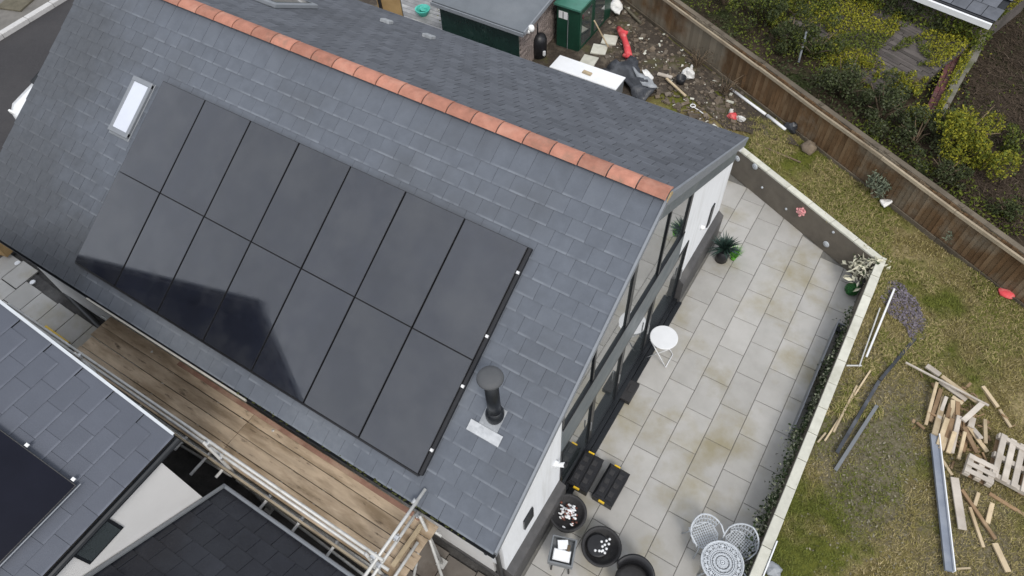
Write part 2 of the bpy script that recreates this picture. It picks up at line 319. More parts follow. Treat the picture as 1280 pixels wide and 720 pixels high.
# ------------------------------------------------------------------ levels and setting
H = 5.3426; TH = R(29.977); CT, ST = math.cos(TH), math.sin(TH); SE = 5.295; XL = -11.9; LZ = .72
def F(x, s, n=0.): return Vector((x, -s*CT - n*ST, H - s*ST + n*CT))      # front roof plane
def Bk(x, s, n=0.): return Vector((x, s*CT + n*ST, H - s*ST + n*CT))      # back roof plane
RX = 3.17                                                                  # patio side of the right-hand wall
WA, WB = Vector((-.50, 6.36, 0)), Vector((RX, 4.66, 0))                    # foot of the slanting retaining wall
wd = (WB-WA).normalized(); wn = Vector((-wd.y, wd.x, 0));                  # along, and outward (to the garden)
if wn.y < 0: wn = -wn
FA, FB = Vector((-7.6, 11.62, 0)), Vector((9.0, 3.45, 0)); fd = (FB-FA).normalized(); fnv = Vector((-fd.y, fd.x, 0))
import bmesh
def cut_grid(x0, x1, y0, y1, step, planes, keep, hfun):
    bm = bmesh.new(); nx, ny = int((x1-x0)/step), int((y1-y0)/step)
    vs = [[bm.verts.new((x0+(x1-x0)*i/nx, y0+(y1-y0)*j/ny, 0)) for j in range(ny+1)] for i in range(nx+1)]
    for i in range(nx):
        for j in range(ny): bm.faces.new((vs[i][j], vs[i+1][j], vs[i+1][j+1], vs[i][j+1]))
    for co, no in planes:
        bmesh.ops.bisect_plane(bm, geom=bm.verts[:]+bm.edges[:]+bm.faces[:], plane_co=co, plane_no=no, dist=1e-5)
    kill = [f for f in bm.faces if not keep(f.calc_center_median())]
    bmesh.ops.delete(bm, geom=kill, context='FACES')
    for v in bm.verts: v.co.z = hfun(v.co.x, v.co.y)
    return bm
def bm_obj(bm, name, mat, smooth=True):
    me = bpy.data.meshes.new(name); bm.to_mesh(me); bm.free(); me.materials.append(mat)
    if smooth: me.polygons.foreach_set('use_smooth', [True]*len(me.polygons))
    return link(name, me, (0,0,0))
def fence_side(p): return (p-FA).dot(fnv)
def in_pit(p): return p.x < RX+.10 and (p-WA).dot(wn) < .08 and p.y < 6.5
def lawn_h(x, y):
    p = Vector((x, y, 0)); q = max(min(1, fence_side(p)/-1.5), 0)
    return LZ + .035*mnoise.noise(p*.8) + .02*mnoise.noise(p*2.7) + .022*mnoise.noise(p*7)
bm = cut_grid(-16, 14, -12, 14, .16, [((RX+.10,0,0),(1,0,0)), (WA+wn*.08, wn), ((0,6.5,0),(0,1,0)), (FA, fnv)], lambda c: not in_pit(c) and fence_side(c) < 0, lawn_h)
# lawn is the mown/mossy part; the bare soil lies behind the house and along the fence there
lawn = struct(bm_obj(bm, 'lawn', m_lawn))
def wild_h(x, y):
    d = fence_side(Vector((x,y,0))); p = Vector((x,y,0))
    return .55 - .35*min(1, d/4) + .12*mnoise.noise(p*.5) + .06*mnoise.noise(p*1.9)
bm = cut_grid(-16, 26, 2, 40, .4, [(FA+fnv*.03, fnv)], lambda c: fence_side(c) > .03, wild_h)
struct(bm_obj(bm, 'overgrown_bank', m_wild))
# ground: one big sheet underneath everything
g = MB(); g.add([(-150,-150,-.06),(150,-150,-.06),(150,150,-.06),(-150,150,-.06)], [(0,1,2,3)]); struct(g.build('ground', m_yard, origin=(0,0,-.06)))
# soil patch behind the house
def soil_poly(name, pts, mat, z=.03):
    bm = bmesh.new()
    vs = [bm.verts.new((p.x, p.y, 0)) for p in pts]; f = bm.faces.new(vs)
    bmesh.ops.triangulate(bm, faces=[f]); bmesh.ops.subdivide_edges(bm, edges=bm.edges[:], cuts=6, use_grid_fill=True)
    for v in bm.verts: v.co.z = lawn_h(v.co.x, v.co.y) + z + .03*mnoise.noise(v.co*3)
    return struct(bm_obj(bm, name, mat))
soil_poly('soil', [Vector((-15.5,6.7,0)), Vector((-3.4,6.7,0)), at(850,112,LZ), at(905,160,LZ), at(1000,185,LZ), FA+fd*8.2-fnv*.1, FA-fnv*.1, Vector((-15.5,12.5,0))], m_soil, .03)
def spot(name, c, rx, ry, mat, z=.012, n=26, rot=0.):
    pts = []
    for k in range(n):
        a = 2*math.pi*k/n; q = 1+.35*mnoise.noise(Vector((math.cos(a)*1.3+c.x, math.sin(a)*1.3+c.y, 3)))
        x, y = math.cos(a)*rx*q, math.sin(a)*ry*q
        pts.append(Vector((c.x+x*math.cos(rot)-y*math.sin(rot), c.y+x*math.sin(rot)+y*math.cos(rot), 0)))
    bm = bmesh.new(); f = bm.faces.new([bm.verts.new(p) for p in pts]); bmesh.ops.triangulate(bm, faces=[f]); bmesh.ops.subdivide_edges(bm, edges=bm.edges[:], cuts=3, use_grid_fill=True)
    for v in bm.verts: v.co.z = lawn_h(v.co.x, v.co.y)+z
    return struct(bm_obj(bm, name, mat))

# patio: base plus real slabs
g = MB(); g.prism([(-.35,-9,-.05),(RX+.02,-9,-.05),(RX+.02,4.9,-.05),(WA.x,WA.y+.2,-.05),(-3,7.4,-.05),(-3,4.2,-.05),(-.35,4.2,-.05)], (0,0,.035))
patio = struct(g.build('patio', m_joint, origin=(0,0,-.05)))
XC = [-.46, .07, .60, 1.13, 1.66, 2.19, 2.72, 3.20]
wl_y = lambda x: WA.y + (x-WA.x)*(WB.y-WA.y)/(WB.x-WA.x)
for ci in range(len(XC)-1):
    xa, xb = XC[ci]+.005, XC[ci+1]-.005
    y = .11 + (.4 if ci % 2 == 0 else 0) - .8*9
    if ci == 0: xb_min = 4.4
    while y < 6.3:
        y0, y1 = y+.005, y+.795; y += .8
        if y1 < -4.9: continue
        if ci == 0 and y0 < 4.4:
            if y1 < 4.6: continue
        ca, cb_ = wl_y(xa)-.0, wl_y(xb)-.0
        if y0 > min(ca, cb_)-.03: continue
        z1 = rnd(-.002,.002)
        if y1 <= min(ca, cb_): poly = [(xa,y0),(xb,y0),(xb,y1),(xa,y1)]
        elif y1 >= ca: poly = [(xa,y0),(xb,y0),(xb,cb_),(xa,ca)]
        else: poly = [(xa,y0),(xb,y0),(xb,min(y1,cb_)),(xa,y1)]
        cx = sum(p[0] for p in poly)/len(poly); cy = sum(p[1] for p in poly)/len(poly)
        b = MB(); n = len(poly); e = .006
        top = [(px+(e if px<cx else -e), py+(e if py<cy else -e), z1) for px,py in poly]
        mid = [(px,py,z1-e) for px,py in poly]; bot = [(px,py,-.03) for px,py in poly]
        fs = [tuple(range(2*n,3*n))]
        for k in range(2):
            for i in range(n): j=(i+1)%n; fs.append((k*n+i,k*n+j,(k+1)*n+j,(k+1)*n+i))
        b.add(bot+mid+top, fs); b.build('slab', m_patio, patio)

# ------------------------------------------------------------------ house
house = thing('house', 'large house with grey slate roof, red ridge tiles and glazed white gable beside the patio', 'house', (-6,0,0))
YW = 4.35; XW = -.10
def roofz(y, drop=0.): return H - abs(y)*ST/CT - drop
def slab_yz(poly, x, t, name, mat, parent=house):   # wall piece in the gable plane, given as (y,z), outer face at x
    return MB().prism([(x,a,b) for a,b in poly], (-t,0,0)).build(name, mat, parent)
# walls
MB().prism([(XW-.25,-YW,0),(XW-.25,-YW,roofz(YW,.10)),(XL+.15,-YW,roofz(YW,.10)),(XL+.15,-YW,0)], (0,.25,0)).build('wall', m_cream, house)
MB().prism([(XW-.25,YW,0),(XW-.25,YW,roofz(YW,.10)),(XL+.15,YW,roofz(YW,.10)),(XL+.15,YW,0)], (0,-.25,0)).build('wall', m_render, house)
slab_yz([(-YW+.26,0),(YW-.26,0),(YW-.26,roofz(YW-.26,.12)),(0,H-.12),(-YW+.26,roofz(YW-.26,.12))], XL+.35, .2, 'wall', m_render)
Fb = .57   # depth of the grey strip under the verge
slab_yz([(-YW,.8),(-2.65,.8),(-2.65,roofz(2.65,Fb)),(-YW,roofz(YW,Fb))], XW, .25, 'wall', m_render)
slab_yz([(2.22,.8),(YW,.8),(YW,roofz(YW,Fb)),(1.72,roofz(1.72,Fb)),(1.72,2.02),(2.22,2.02)], XW, .25, 'wall', m_render)
# grey strip under the verge
slab_yz([(-YW,roofz(YW,Fb-.003)),(0,H-Fb),(0,H-.1),(-YW,roofz(YW,.1))], XW+.012, .2, 'verge_cladding', m_greyclad)
slab_yz([(YW,roofz(YW,Fb-.003)),(YW,roofz(YW,.1)),(.003,H-.1),(.003,H-Fb)], XW+.012, .2, 'verge_cladding', m_greyclad)
# bargeboards
for sgn in (-1, 1):
    y1 = sgn*(SE*CT)
    slab_yz([(sgn*.004,H-.02),(y1,roofz(y1)-.02),(y1,roofz(y1)-.17),(sgn*.004,H-.19)], -.012, .03, 'bargeboard', m_greytrim)
    slab_yz([(sgn*.004,H+.05),(y1,roofz(y1)+.05),(y1,roofz(y1)-.018),(sgn*.004,H-.018)], .006, .035, 'verge_trim', m_greytrim)
# plinth, projecting with a sloped grey top
for ya, yb in ((-YW,-2.65),(2.22,YW)):
    MB().prism([(XW-.2,ya,.02),(.03,ya,.02),(.03,ya,.70),(XW+.002,ya,.797),(XW-.2,ya,.797)], (0,yb-ya,0)).build('plinth', m_plinth, house)
MB().prism([(XW-.03,-YW-.03,0),(XW-.03,-YW-.03,.16),(-4,-YW-.03,.16),(-4,-YW-.03,0)], (0,.028,0)).build('plinth', m_plinth, house)
# lower doors, cladding band, upper glazing
slab_yz([(-2.645,2.04),(1.715,2.04),(1.715,2.78),(-2.645,2.78)], XW+.02, .15, 'cladding_band', m_greyclad)
slab_yz([(-2.645,0),(2.215,0),(2.215,.14),(-2.645,.14)], XW+.09, .2, 'door_sill', m_blackframe)
MB().box((.045,-.2,.028),(.10,4.9,.05)).build('door_track', m_blackframe, house)
dy = [-2.645,-1.58,-.50,.62,1.10,2.15]
for a, b in ((-2.645,-1.56),(-1.56,-.49),(-.49,.72),(.72,2.215)):
    d = MB(); w = .055
    z0, z1 = .142, 2.038
    d.prism([(XW+.02,a,z0),(XW+.02,a+w,z0),(XW+.02,a+w,z1),(XW+.02,a,z1)], (-.1,0,0)); d.prism([(XW+.02,b-w,z0),(XW+.02,b,z0),(XW+.02,b,z1),(XW+.02,b-w,z1)], (-.1,0,0))
    d.prism([(XW+.018,a+w,z0),(XW+.018,b-w,z0),(XW+.018,b-w,z0+.09),(XW+.018,a+w,z0+.09)], (-.1,0,0)); d.prism([(XW+.018,a+w,z1-.06),(XW+.018,b-w,z1-.06),(XW+.018,b-w,z1),(XW+.018,a+w,z1)], (-.1,0,0))
    dr = d.build('glazed_door', m_blackframe, house)
    MB().prism([(XW-.01,a+w,z0+.09),(XW-.01,b-w,z0+.09),(XW-.01,b-w,z1-.06),(XW-.01,a+w,z1-.06)], (-.02,0,0)).build('pane', m_glass, dr)
    MB().tube([(XW+.05,b-.09,.95),(XW+.05,b-.09,1.25)], .012, 6).build('handle', m_steel, dr)
ym = [-2.645,-1.70,-.56,.62,1.715]
wm = [.05,.05,.11,.05,.11]
up = slab_yz([(-2.645,2.781),(1.715,2.781),(1.715,2.81),(-2.645,2.81)], XW+.024, .1, 'gable_window', m_blackframe)
for y, w in zip(ym, wm):
    a, b = (y, y+w) if y < -2.6 else ((y-w, y) if y > 1.7 else (y-w/2, y+w/2))
    slab_yz([(a,2.812),(b,2.812),(b,roofz(b,Fb)),(a,roofz(a,Fb))], XW+.012, .08, 'mullion', m_blackframe, up)
for a, b in zip(ym[:-1], ym[1:]):
    a, b = a+.055, b-.055
    pts = [(a,2.813),(b,2.813),(b,roofz(b,Fb+.01)),(a,roofz(a,Fb+.01))]
    if a < 0 < b: pts = [(a,2.813),(b,2.813),(b,roofz(b,Fb+.01)),(0,H-Fb-.01),(a,roofz(a,Fb+.01))]
    MB().prism([(XW-.012,y,z) for y,z in pts], (-.02,0,0)).build('pane', m_glass, up)
# fixtures on the gable
b = MB(); b.box((XW+.015,-3.66,1.52),(.03,.26,.42),None,0,.008); o = b.build('wall_hatch', m_blackframe, house)
b = MB(); b.box((XW+.013,3.55,1.42),(.03,.16,.62),None,0,.008); b.build('slit_window', m_blackframe, house)
b = MB(); b.lathe((XW+.03,3.0,1.62),[(.01,-.05),(.045,-.03),(.05,0),(.045,.03),(.01,.05)],12); b.build('wall_lamp', m_litwhite, house, True)
b = MB(); b.box((XW+.03,-2.86,2.0),(.06,.10,.10),None,0,.01); b.tube([(XW+.05,-2.86,2.0),(XW+.16,-2.80,2.02)], [.03,.045], 10); b.build('security_camera', m_white, house)
b = MB(); b.lathe((XW+.17,-2.795,2.02),[(.0,-.02),(.05,-.02),(.05,.02),(.0,.02)],12,M=Matrix.Rotation(R(90),3,'Y')); b.build('lamp_head', m_black, house)
# roof
roof = MB().prism([(-.03,-SE*CT+.05,H-SE*ST+.0),(-.03,0,H-.03),(-.03,SE*CT-.05,H-SE*ST+.0),(-.03,SE*CT-.05,H-SE*ST-.10),(-.03,0,H-.14),(-.03,-SE*CT+.05,H-SE*ST-.10)], (XL+.03,0,0)).build('roof', m_plinth, house)
# solar array extents (on the front slope)
PX0, PS0, PW, PH = -8.862, 1.402, 1.060, 1.749
GA, SW, SL, ST_T = .252, .300, .46, .0065
def slate_mesh(mb, w=SW-.004, l=SL, t=ST_T):
    o = len(mb.f)
    mb.add([(-w/2,-l/2,0),(w/2,-l/2,0),(w/2,l/2,0),(-w/2,l/2,0),(-w/2,-l/2,t),(w/2,-l/2,t),(w/2,l/2,t),(-w/2,l/2,t)], [(4,5,6,7),(0,1,5,4),(1,2,6,5),(3,0,4,7)])
    mb.uv[o] = [(0,0),(1,0),(1,1),(0,1)]
    mb.uv[o+1] = [(0,0),(1,0),(1,0),(0,0)]
    for k in (2,3): mb.uv[o+k] = [(1,.5)]*4
def slate_frame(x, s, side, lift, tilt, skew):
    ex = Vector((1,0,0)) if side < 0 else Vector((-1,0,0))
    dn = Vector((0, side*CT, -ST)); nn = Vector((0, side*ST, CT))
    upv = -dn
    Mx = Matrix((ex, upv, nn)).transposed()      # local x across, y up the slope, z normal
    Mx = Mx @ Matrix.Rotation(-tilt, 3, 'X') @ Matrix.Rotation(skew, 3, 'Z')
    c = (F if side < 0 else Bk)(x, s, lift)
    return c, Mx
slates = []
for side in (-1, 1):
    k = 0; s = SE + .02
    while s > .30:
        x = XL + .02 + (.15 if k % 2 else 0) - .15
        while x < -.02:
            xa, xb = max(x, XL+.01), min(x+SW, -.012)
            x += SW
            if xb-xa < .06: continue
            cx = (xa+xb)/2; sm = s - SL/2
            if side < 0 and PX0+.25 < xa and xb < PX0+7*PW-.25 and PS0+.35 < s-.25 and s < PS0+2*PH-.1: continue
            lift = .014 + .0035; tilt = math.atan2(.0085, .25)
            c, Mx = slate_frame(cx, max(sm,.2), side, lift+rnd(-.001,.001), tilt, rnd(-.006,.006))
            slates.append(((c-CAM).length if side < 0 else 1e3+(c-CAM).length, c, Mx, xb-xa))
        s -= GA; k += 1
slates.sort(key=lambda q: q[0])
proto = MB(); slate_mesh(proto); slate_me = None
stuff = MB(); stuffb = MB(); cnt = 0
for dist, c, Mx, w in slates:
    full = abs(w-SW) < .01
    if cnt < 296 and full:
        if slate_me is None:
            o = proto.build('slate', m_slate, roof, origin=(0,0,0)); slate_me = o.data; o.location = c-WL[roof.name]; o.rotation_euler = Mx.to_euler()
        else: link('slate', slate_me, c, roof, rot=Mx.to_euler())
        cnt += 1
    else:
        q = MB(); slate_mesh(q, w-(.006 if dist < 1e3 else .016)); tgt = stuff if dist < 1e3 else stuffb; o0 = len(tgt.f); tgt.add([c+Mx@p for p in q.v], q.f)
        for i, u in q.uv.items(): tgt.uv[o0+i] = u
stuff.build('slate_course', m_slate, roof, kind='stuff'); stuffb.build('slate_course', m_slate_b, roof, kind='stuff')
# ridge tiles: half-round, red
x = -.01; i = 0
while x > XL:
    x0_ = x; x1 = max(x-.445+.016, XL); b = MB(); n = 7; prof = []
    for j in range(n+1):
        a = math.pi*(.16+.68*j/n); prof.append((math.cos(a)*.158, math.sin(a)*.105-.018))
    vs = []
    for xx, sc in ((x,1.03),(x-.02,1.03),(x-.021,1.0),(x1+.004,.985)):
        for (py,pz) in prof: vs.append((xx,py*sc,H+.02+pz*sc))
        for (py,pz) in reversed(prof): vs.append((xx,py*sc*.87,H+.02+pz*sc-.02))
    m_ = 2*(n+1); fs = [tuple(range(m_)), tuple(range(4*m_-1,3*m_-1,-1))]
    for k in range(3):
        for j in range(m_): jj=(j+1)%m_; fs.append((k*m_+j,(k+1)*m_+j,(k+1)*m_+jj,k*m_+jj))
    b.add(vs, fs); b.build('ridge_tile', m_terra, roof); x = max(x0_-.445, XL); i += 1
b = MB(); b.tube([(-.03,0,H+.012),(XL+.02,0,H+.012)],.088,10); b.build('ridge_bedding', m_plinth, roof)
b = MB(); b.prism([(-.001,-.10,H-.02),(-.001,.10,H-.02),(-.001,.07,H+.045),(-.001,0,H+.08),(-.001,-.07,H+.045)], (.012,0,0)); b.build('ridge_end_mortar', m_mortar, roof)
# eaves: gutter front and back
for side in (-1, 1):
    y = side*(SE*CT+.012); z = H-SE*ST-.03; b = MB(); n = 8; vs = []
    for xx in (-.01, XL):
        for j in range(n+1): a = math.pi+math.pi*j/n; vs.append((xx, y+math.cos(a)*.055, z+math.sin(a)*.055))
        for j in range(n,-1,-1): a = math.pi+math.pi*j/n; vs.append((xx, y+math.cos(a)*.048, z+math.sin(a)*.048))
    m_ = 2*(n+1); b.add(vs, [(j,(j+1)%m_,m_+(j+1)%m_,m_+j) for j in range(m_)]+[tuple(range(m_-1,-1,-1)),tuple(range(m_,2*m_))])
    b.build('gutter', m_blackframe if side < 0 else m_greytrim, roof)
    b = MB(); b.prism([(XL,side*(SE*CT-.03),z+.03),(XL,side*(SE*CT-.01),z+.03),(XL,side*(SE*CT-.01),z-.12),(XL,side*(SE*CT-.03),z-.12)], (-XL-.02,0,0)); b.build('fascia_board', m_whitemetal, roof)
    b = MB(); b.prism([(XL,side*YW,z-.10),(XL,side*(SE*CT-.03),z-.10),(XL,side*(SE*CT-.03),z-.12),(XL,side*YW,z-.12)], (-XL-.02,0,0)); b.build('soffit', m_whitemetal, roof)
b = MB(); b.beam((-8.35,-(SE*CT+.075),H-SE*ST-.02),(-4.55,-(SE*CT+.075),H-SE*ST-.02),.030,.05); b.build('eaves_batten', m_stonepale, roof)
b = MB()
for k in range(150):
    x = -rnd(.2,1)**1.5*5.2; b.blob((x,-(SE*CT+.01+rnd(-.01,.045)),H-SE*ST+rnd(-.03,.02)),(rnd(.01,.035),.016,.014),6,.5,0,k)
b.build('moss', m_moss, roof, kind='stuff')
b = MB(); b.tube([(-.16,-4.62,2.55),(-.16,-4.42,2.35),(-.16,-4.40,.1)], .034, 10); b.build('downpipe', m_blackframe, house)
b = MB(); b.tube([(-9.15,-4.62,2.55),(-8.9,-4.42,2.2),(-8.8,-4.40,.1)], .034, 10); b.build('downpipe', m_cream, house)
b = MB(); b.box((-9.35,-YW-.03,1.32),(.75,.05,.10),None,0,.01); b.build('vent_strip', m_white, house)
# roof window
def onroof_box(xc, sc, w, l, n0, n1, ch=0., rotM=None):
    q = MB(); Mx = Matrix((Vector((1,0,0)), Vector((0,CT,ST)), Vector((0,-ST,CT)))).transposed()
    q.box(F(xc, sc, (n0+n1)/2), (w, l, n1-n0), Mx, 0, ch); return q
rw = onroof_box(-9.33, 2.08, .52, 1.12, .02, .045, .01).build('roof_window', m_greytrim, roof)
for dx in (-.215, .215): onroof_box(-9.33+dx, 2.06, .07, 1.0, .045, .10, .01).build('frame', m_greytrim, rw)
for ds in (-.49, .49): onroof_box(-9.33, 2.06+ds, .50, .09, .045, .105, .01).build('frame', m_greytrim, rw)
onroof_box(-9.33, 2.06, .36, .89, .045, .085).build('pane', m_skyglass, rw)
# back-slope rooflight and vents
def onback_box(xc, sc, w, l, n0, n1, ch=0.):
    q = MB(); Mx = Matrix((Vector((-1,0,0)), Vector((0,-CT,ST)), Vector((0,ST,CT)))).transposed()
    q.box(Bk(xc, sc, (n0+n1)/2), (w, l, n1-n0), Mx, 0, ch); return q
onback_box(-7.99, 4.05, .24, .16, .02, .10, .012).build('roof_vent', m_lead, roof)
onback_box(-6.85, 4.05, .24, .16, .02, .10, .012).build('roof_vent', m_lead, roof)
rb = onback_box(-9.45, 2.45, .80, 1.2, .02, .12, .02).build('roof_window', m_greytrim, roof)
onback_box(-9.45, 2.45, .62, 1.0, .121, .13).build('pane', m_glass, rb)
# flue
fb = Vector((-.85,-3.20,3.51))
flue = MB().tube([fb+Vector((0,0,-.25)), fb+Vector((0,0,1.06))], .094, 16).build('flue_pipe', m_blackframe, roof, True)
MB().lathe(fb, [(.12,-.12),(.135,.02),(.13,.10),(.10,.16),(.086,.17)], 18).build('collar', m_blackframe, flue, True)
MB().lathe(fb+Vector((0,0,1.03)), [(.09,0),(.16,.03),(.175,.05),(.165,.075),(.11,.10),(.0,.115)], 20).build('cap', m_cap, flue, True)
onroof_box(-.86, 3.72, .30, .34, .026, .042, .004).build('flashing', m_lead, flue)
onroof_box(-.87, 3.96, .52, .16, .043, .056, .004).build('flashing', m_whitelead, flue)
# ------------------------------------------------------------------ solar array
arr = thing('solar_array', 'black solar array of fourteen panels in two rows on the front slate slope', 'solar panels', F(PX0+3.5*PW, PS0+PH, .03))
pm = None; gm = None
for r_ in range(2):
    for c_ in range(7):
        xc, sc = PX0+(c_+.5)*PW, PS0+(r_+.5)*PH
        w, l = PW-.020, PH-.007
        fr = MB(); Mx = Matrix((Vector((1,0,0)), Vector((0,CT,ST)), Vector((0,-ST,CT)))).transposed()
        Mx = Mx @ Matrix.Rotation(rnd(-.004,.004),3,'X') @ Matrix.Rotation(rnd(-.004,.004),3,'Y'); o0 = F(xc, sc, 0); fr.box(F(xc,sc,.115),(w,l,.035),Mx)
        p = fr.build('solar_panel', m_panelframe, arr)
        gl = MB(); gl.box(F(xc,sc,.134),(w-.016,l-.016,.004),Mx); gl.build('panel_glass', m_panel, p)
q = MB(); Mx = Matrix((Vector((1,0,0)), Vector((0,CT,ST)), Vector((0,-ST,CT)))).transposed(); q.box(F(PX0+7*PW+.018,PS0+PH,.065),(.055,2*PH,.085),Mx,0,.006); q.build('dark_edge_strip', m_panelframe, arr)  # black strip standing in for the shadowed gap beneath the panels
q = MB(); q.box(F(PX0+3.5*PW,PS0+2*PH+.02,.07),(7*PW,.03,.08),Mx,0,.004); q.build('dark_edge_strip', m_panelframe, arr)
for xs in (.22,.78):
    for r_ in range(2):
        q = MB(); q.beam(F(PX0-.02,PS0+(r_+xs)*PH,.075), F(PX0+7*PW+.04,PS0+(r_+xs)*PH,.075), .035, .04, Vector((0,-ST,CT))); q.build('mounting_rail', m_panelframe, arr)
        q = MB(); q.box(F(PX0+7*PW+.02,PS0+(r_+xs)*PH,.118),(.042,.042,.05),Mx,0,.006); q.build('end_clamp', m_whitemetal, arr)
# ------------------------------------------------------------------ retaining walls
gw = thing('retaining_wall', 'brown rendered retaining wall with pale coping running slantwise behind the patio', 'wall', (WA+WB)/2)
Wx0 = WA - wd*.9; 
b = MB(); b.prism([Wx0, WB, WB+wn*.16, Wx0+wn*.16], (0,0,.76)); b.build('wall_body', m_wallrender, gw)
b = MB(); b.prism([Vector((-13,6.75,0)),Vector((Wx0.x,6.75,0))+Vector((0,0,0)),Vector((Wx0.x,6.9,0)),Vector((-13,6.9,0))],(0,0,.74)); b.build('wall_body', m_wallrender, gw)
l_ = (WB-Wx0).length; t0 = 0
while t0 < l_-.02:
    t1 = min(t0+.62, l_); p, q = Wx0+wd*(t0+.004), Wx0+wd*(t1-.004); b = MB()
    b.beam(p+wn*.075+Vector((0,0,.785)), q+wn*.075+Vector((0,0,.785+rnd(-.003,.003))), .15, .05, ch=.006); b.build('coping_stone', m_coping, gw); t0 = t1
def onwall(u, v):   # the spot on the wall's patio face
    d = RM @ Vector(((u-640)/FPX, -(v-360)/FPX, -1)); t = (WA-CAM).dot(wn)/d.dot(wn); return CAM+d*t
for (u, v, r_) in ((922,198,.075),(944,208,.075),(1033,305,.075),(953,234,.03),(983,261,.03),(1042,290,.03)):
    p = onwall(u, v); Mq = Matrix((wd, Vector((0,0,1)), -wn)).transposed(); b = MB()
    b.lathe(p-wn*.001, [(r_,0),(r_,.015),(r_*.8,.025),(r_*.45,.02),(r_*.35,.03),(.005,.032)], 16, M=Mq)
    b.build('wall_disc', m_castwhite, gw, True)
p = onwall(1003,264)
b = MB()
for k in range(34):
    a = rnd(0,6.28); rr = rnd(.01,.115); q = p - wn*rnd(.015,.06) + wd*math.cos(a)*rr + Vector((0,0,math.sin(a)*rr))
    b.blob(q, (.030,.030,.025), 6, .4, 0, k)
tag(b.build('flower_ornament', m_pink), 'pink flower ornament hanging on the brown retaining wall', 'flower')
sw = thing('garden_wall', 'low garden wall topped with a row of pale coping stones along the lawn edge', 'wall', (RX+.08,-1,0))
b = MB(); b.prism([(RX,-8,0),(RX+.15,-8,0),(RX+.15,WB.y,0),(RX,WB.y,0)], (0,0,.76)); b.build('wall_body', m_wallrender, sw)
y = WB.y+.14
while y > -6:
    y1 = y-.56; b = MB(); b.box((RX+.075,(y+y1)/2,.785+rnd(-.003,.003)),(.165+rnd(-.004,.004),.548,.05),Matrix.Rotation(rnd(-.006,.006),3,'Z'),0,.006); b.build('coping_stone', m_coping, sw); y = y1
b = MB(); b.box((RX+.175,-2.6,.80),(.022,1.7,.07),None,0,.004); tag(b.build('trim_strip', m_white), 'white trim strip lying along the lawn side of the coping', 'trim')
b = MB(); b.box((RX+.04,-3.1,LZ+.1),(.01,.01,.01))
# glass edging / trough along the foot of that wall
b = MB(); b.box((2.985,1.85,.20),(.02,2.7,.40),None,0,.004); b.box((3.07,3.19,.16),(.15,.02,.30)); tg = b.build('planter_edging', m_greytrim)
tag(tg, 'thin grey edging board standing along the planted strip by the garden wall', 'edging')

# planting along the wall foot
def ivy_pts():
    y = rnd(-5, 3.6); w = (.17 if y < .5 else .10)*(.6+.8*max(0,mnoise.noise(Vector((y*1.7,7,1)))+.35))
    if y > 2.2 and random.random() < .4: y = rnd(-4,2)
    return Vector((RX-.01-abs(random.gauss(0,.6))*w*(1+.5*mnoise.noise(Vector((y*2,1,4)))), y, rnd(.02,.62))), (-.4,0,.9)
b = leafset(ivy_pts, 2100, .058)
st_ = leafset(ivy_pts, 1000, .06, b, mi=1)
iv = b.build('ivy_strip', [m_ivy, m_ivyvar]); iv['kind'] = 'stuff'; tag(iv, 'dark ivy and pale flowering plants growing along the foot of the garden wall', 'ivy')
# ------------------------------------------------------------------ fence
fence = thing('garden_fence', 'brown close boarded wooden fence with pale rail crossing behind the lawn', 'fence', (FA+FB)/2+Vector((0,0,LZ)))
Lf = (FB-FA).length; t0 = 0; k = 0
while t0 < Lf:
    w = .105+rnd(-.006,.006); p = FA+fd*(t0+w/2); zb = LZ-.06; zt = LZ+.985+.015*math.sin(k*.9)+rnd(-.012,.012)
    b = MB(); th_ = .018
    Mq = Matrix((fd, fnv, Vector((0,0,1)))).transposed() @ Matrix.Rotation(rnd(.06,.14),3,'Z') @ Matrix.Rotation(rnd(-.008,.008),3,'Y')
    b.box(p+Vector((0,0,(zb+zt)/2)), (w+.012,th_,zt-zb), Mq); b.build('fence_board', m_fence, fence); t0 += w; k += 1
t0 = .2; npost = 0
while t0 < Lf:
    t1 = min(t0+1.83, Lf); p, q = FA+fd*t0-fnv*.045, FA+fd*t1-fnv*.045
    b = MB(); dz = rnd(-.012,.012); b.beam(p+fd*.004+Vector((0,0,LZ+.90+dz)), q-fd*.004+Vector((0,0,LZ+.90-dz)), .05, .085, ch=.006); b.build('fence_rail', m_rail, fence)
    b = MB(); b.beam(p-fnv*.004+Vector((0,0,LZ+.03)), q-fnv*.004-fd*.006+Vector((0,0,LZ+.02)), .028, .14); b.build('gravel_board', m_fencegrey, fence)
    b = MB(); b.box(p+fnv*.11+Vector((0,0,LZ+.48)), (.09,.09,1.1), Matrix((fd,fnv,Vector((0,0,1)))).transposed()); b.build('fence_post', m_fencegrey, fence)
    t0 = t1
# capping behind the boards (the broad grey top strip)
t0 = 0
while t0 < Lf:
    t1 = min(t0+1.83,Lf); b = MB(); b.beam(FA+fd*(t0+.003)+fnv*.068+Vector((0,0,LZ+.995)), FA+fd*(t1-.003)+fnv*.068+Vector((0,0,LZ+.995+rnd(-.008,.008))), .125, .03); b.build('fence_capping', m_fencegrey, fence); t0 = t1

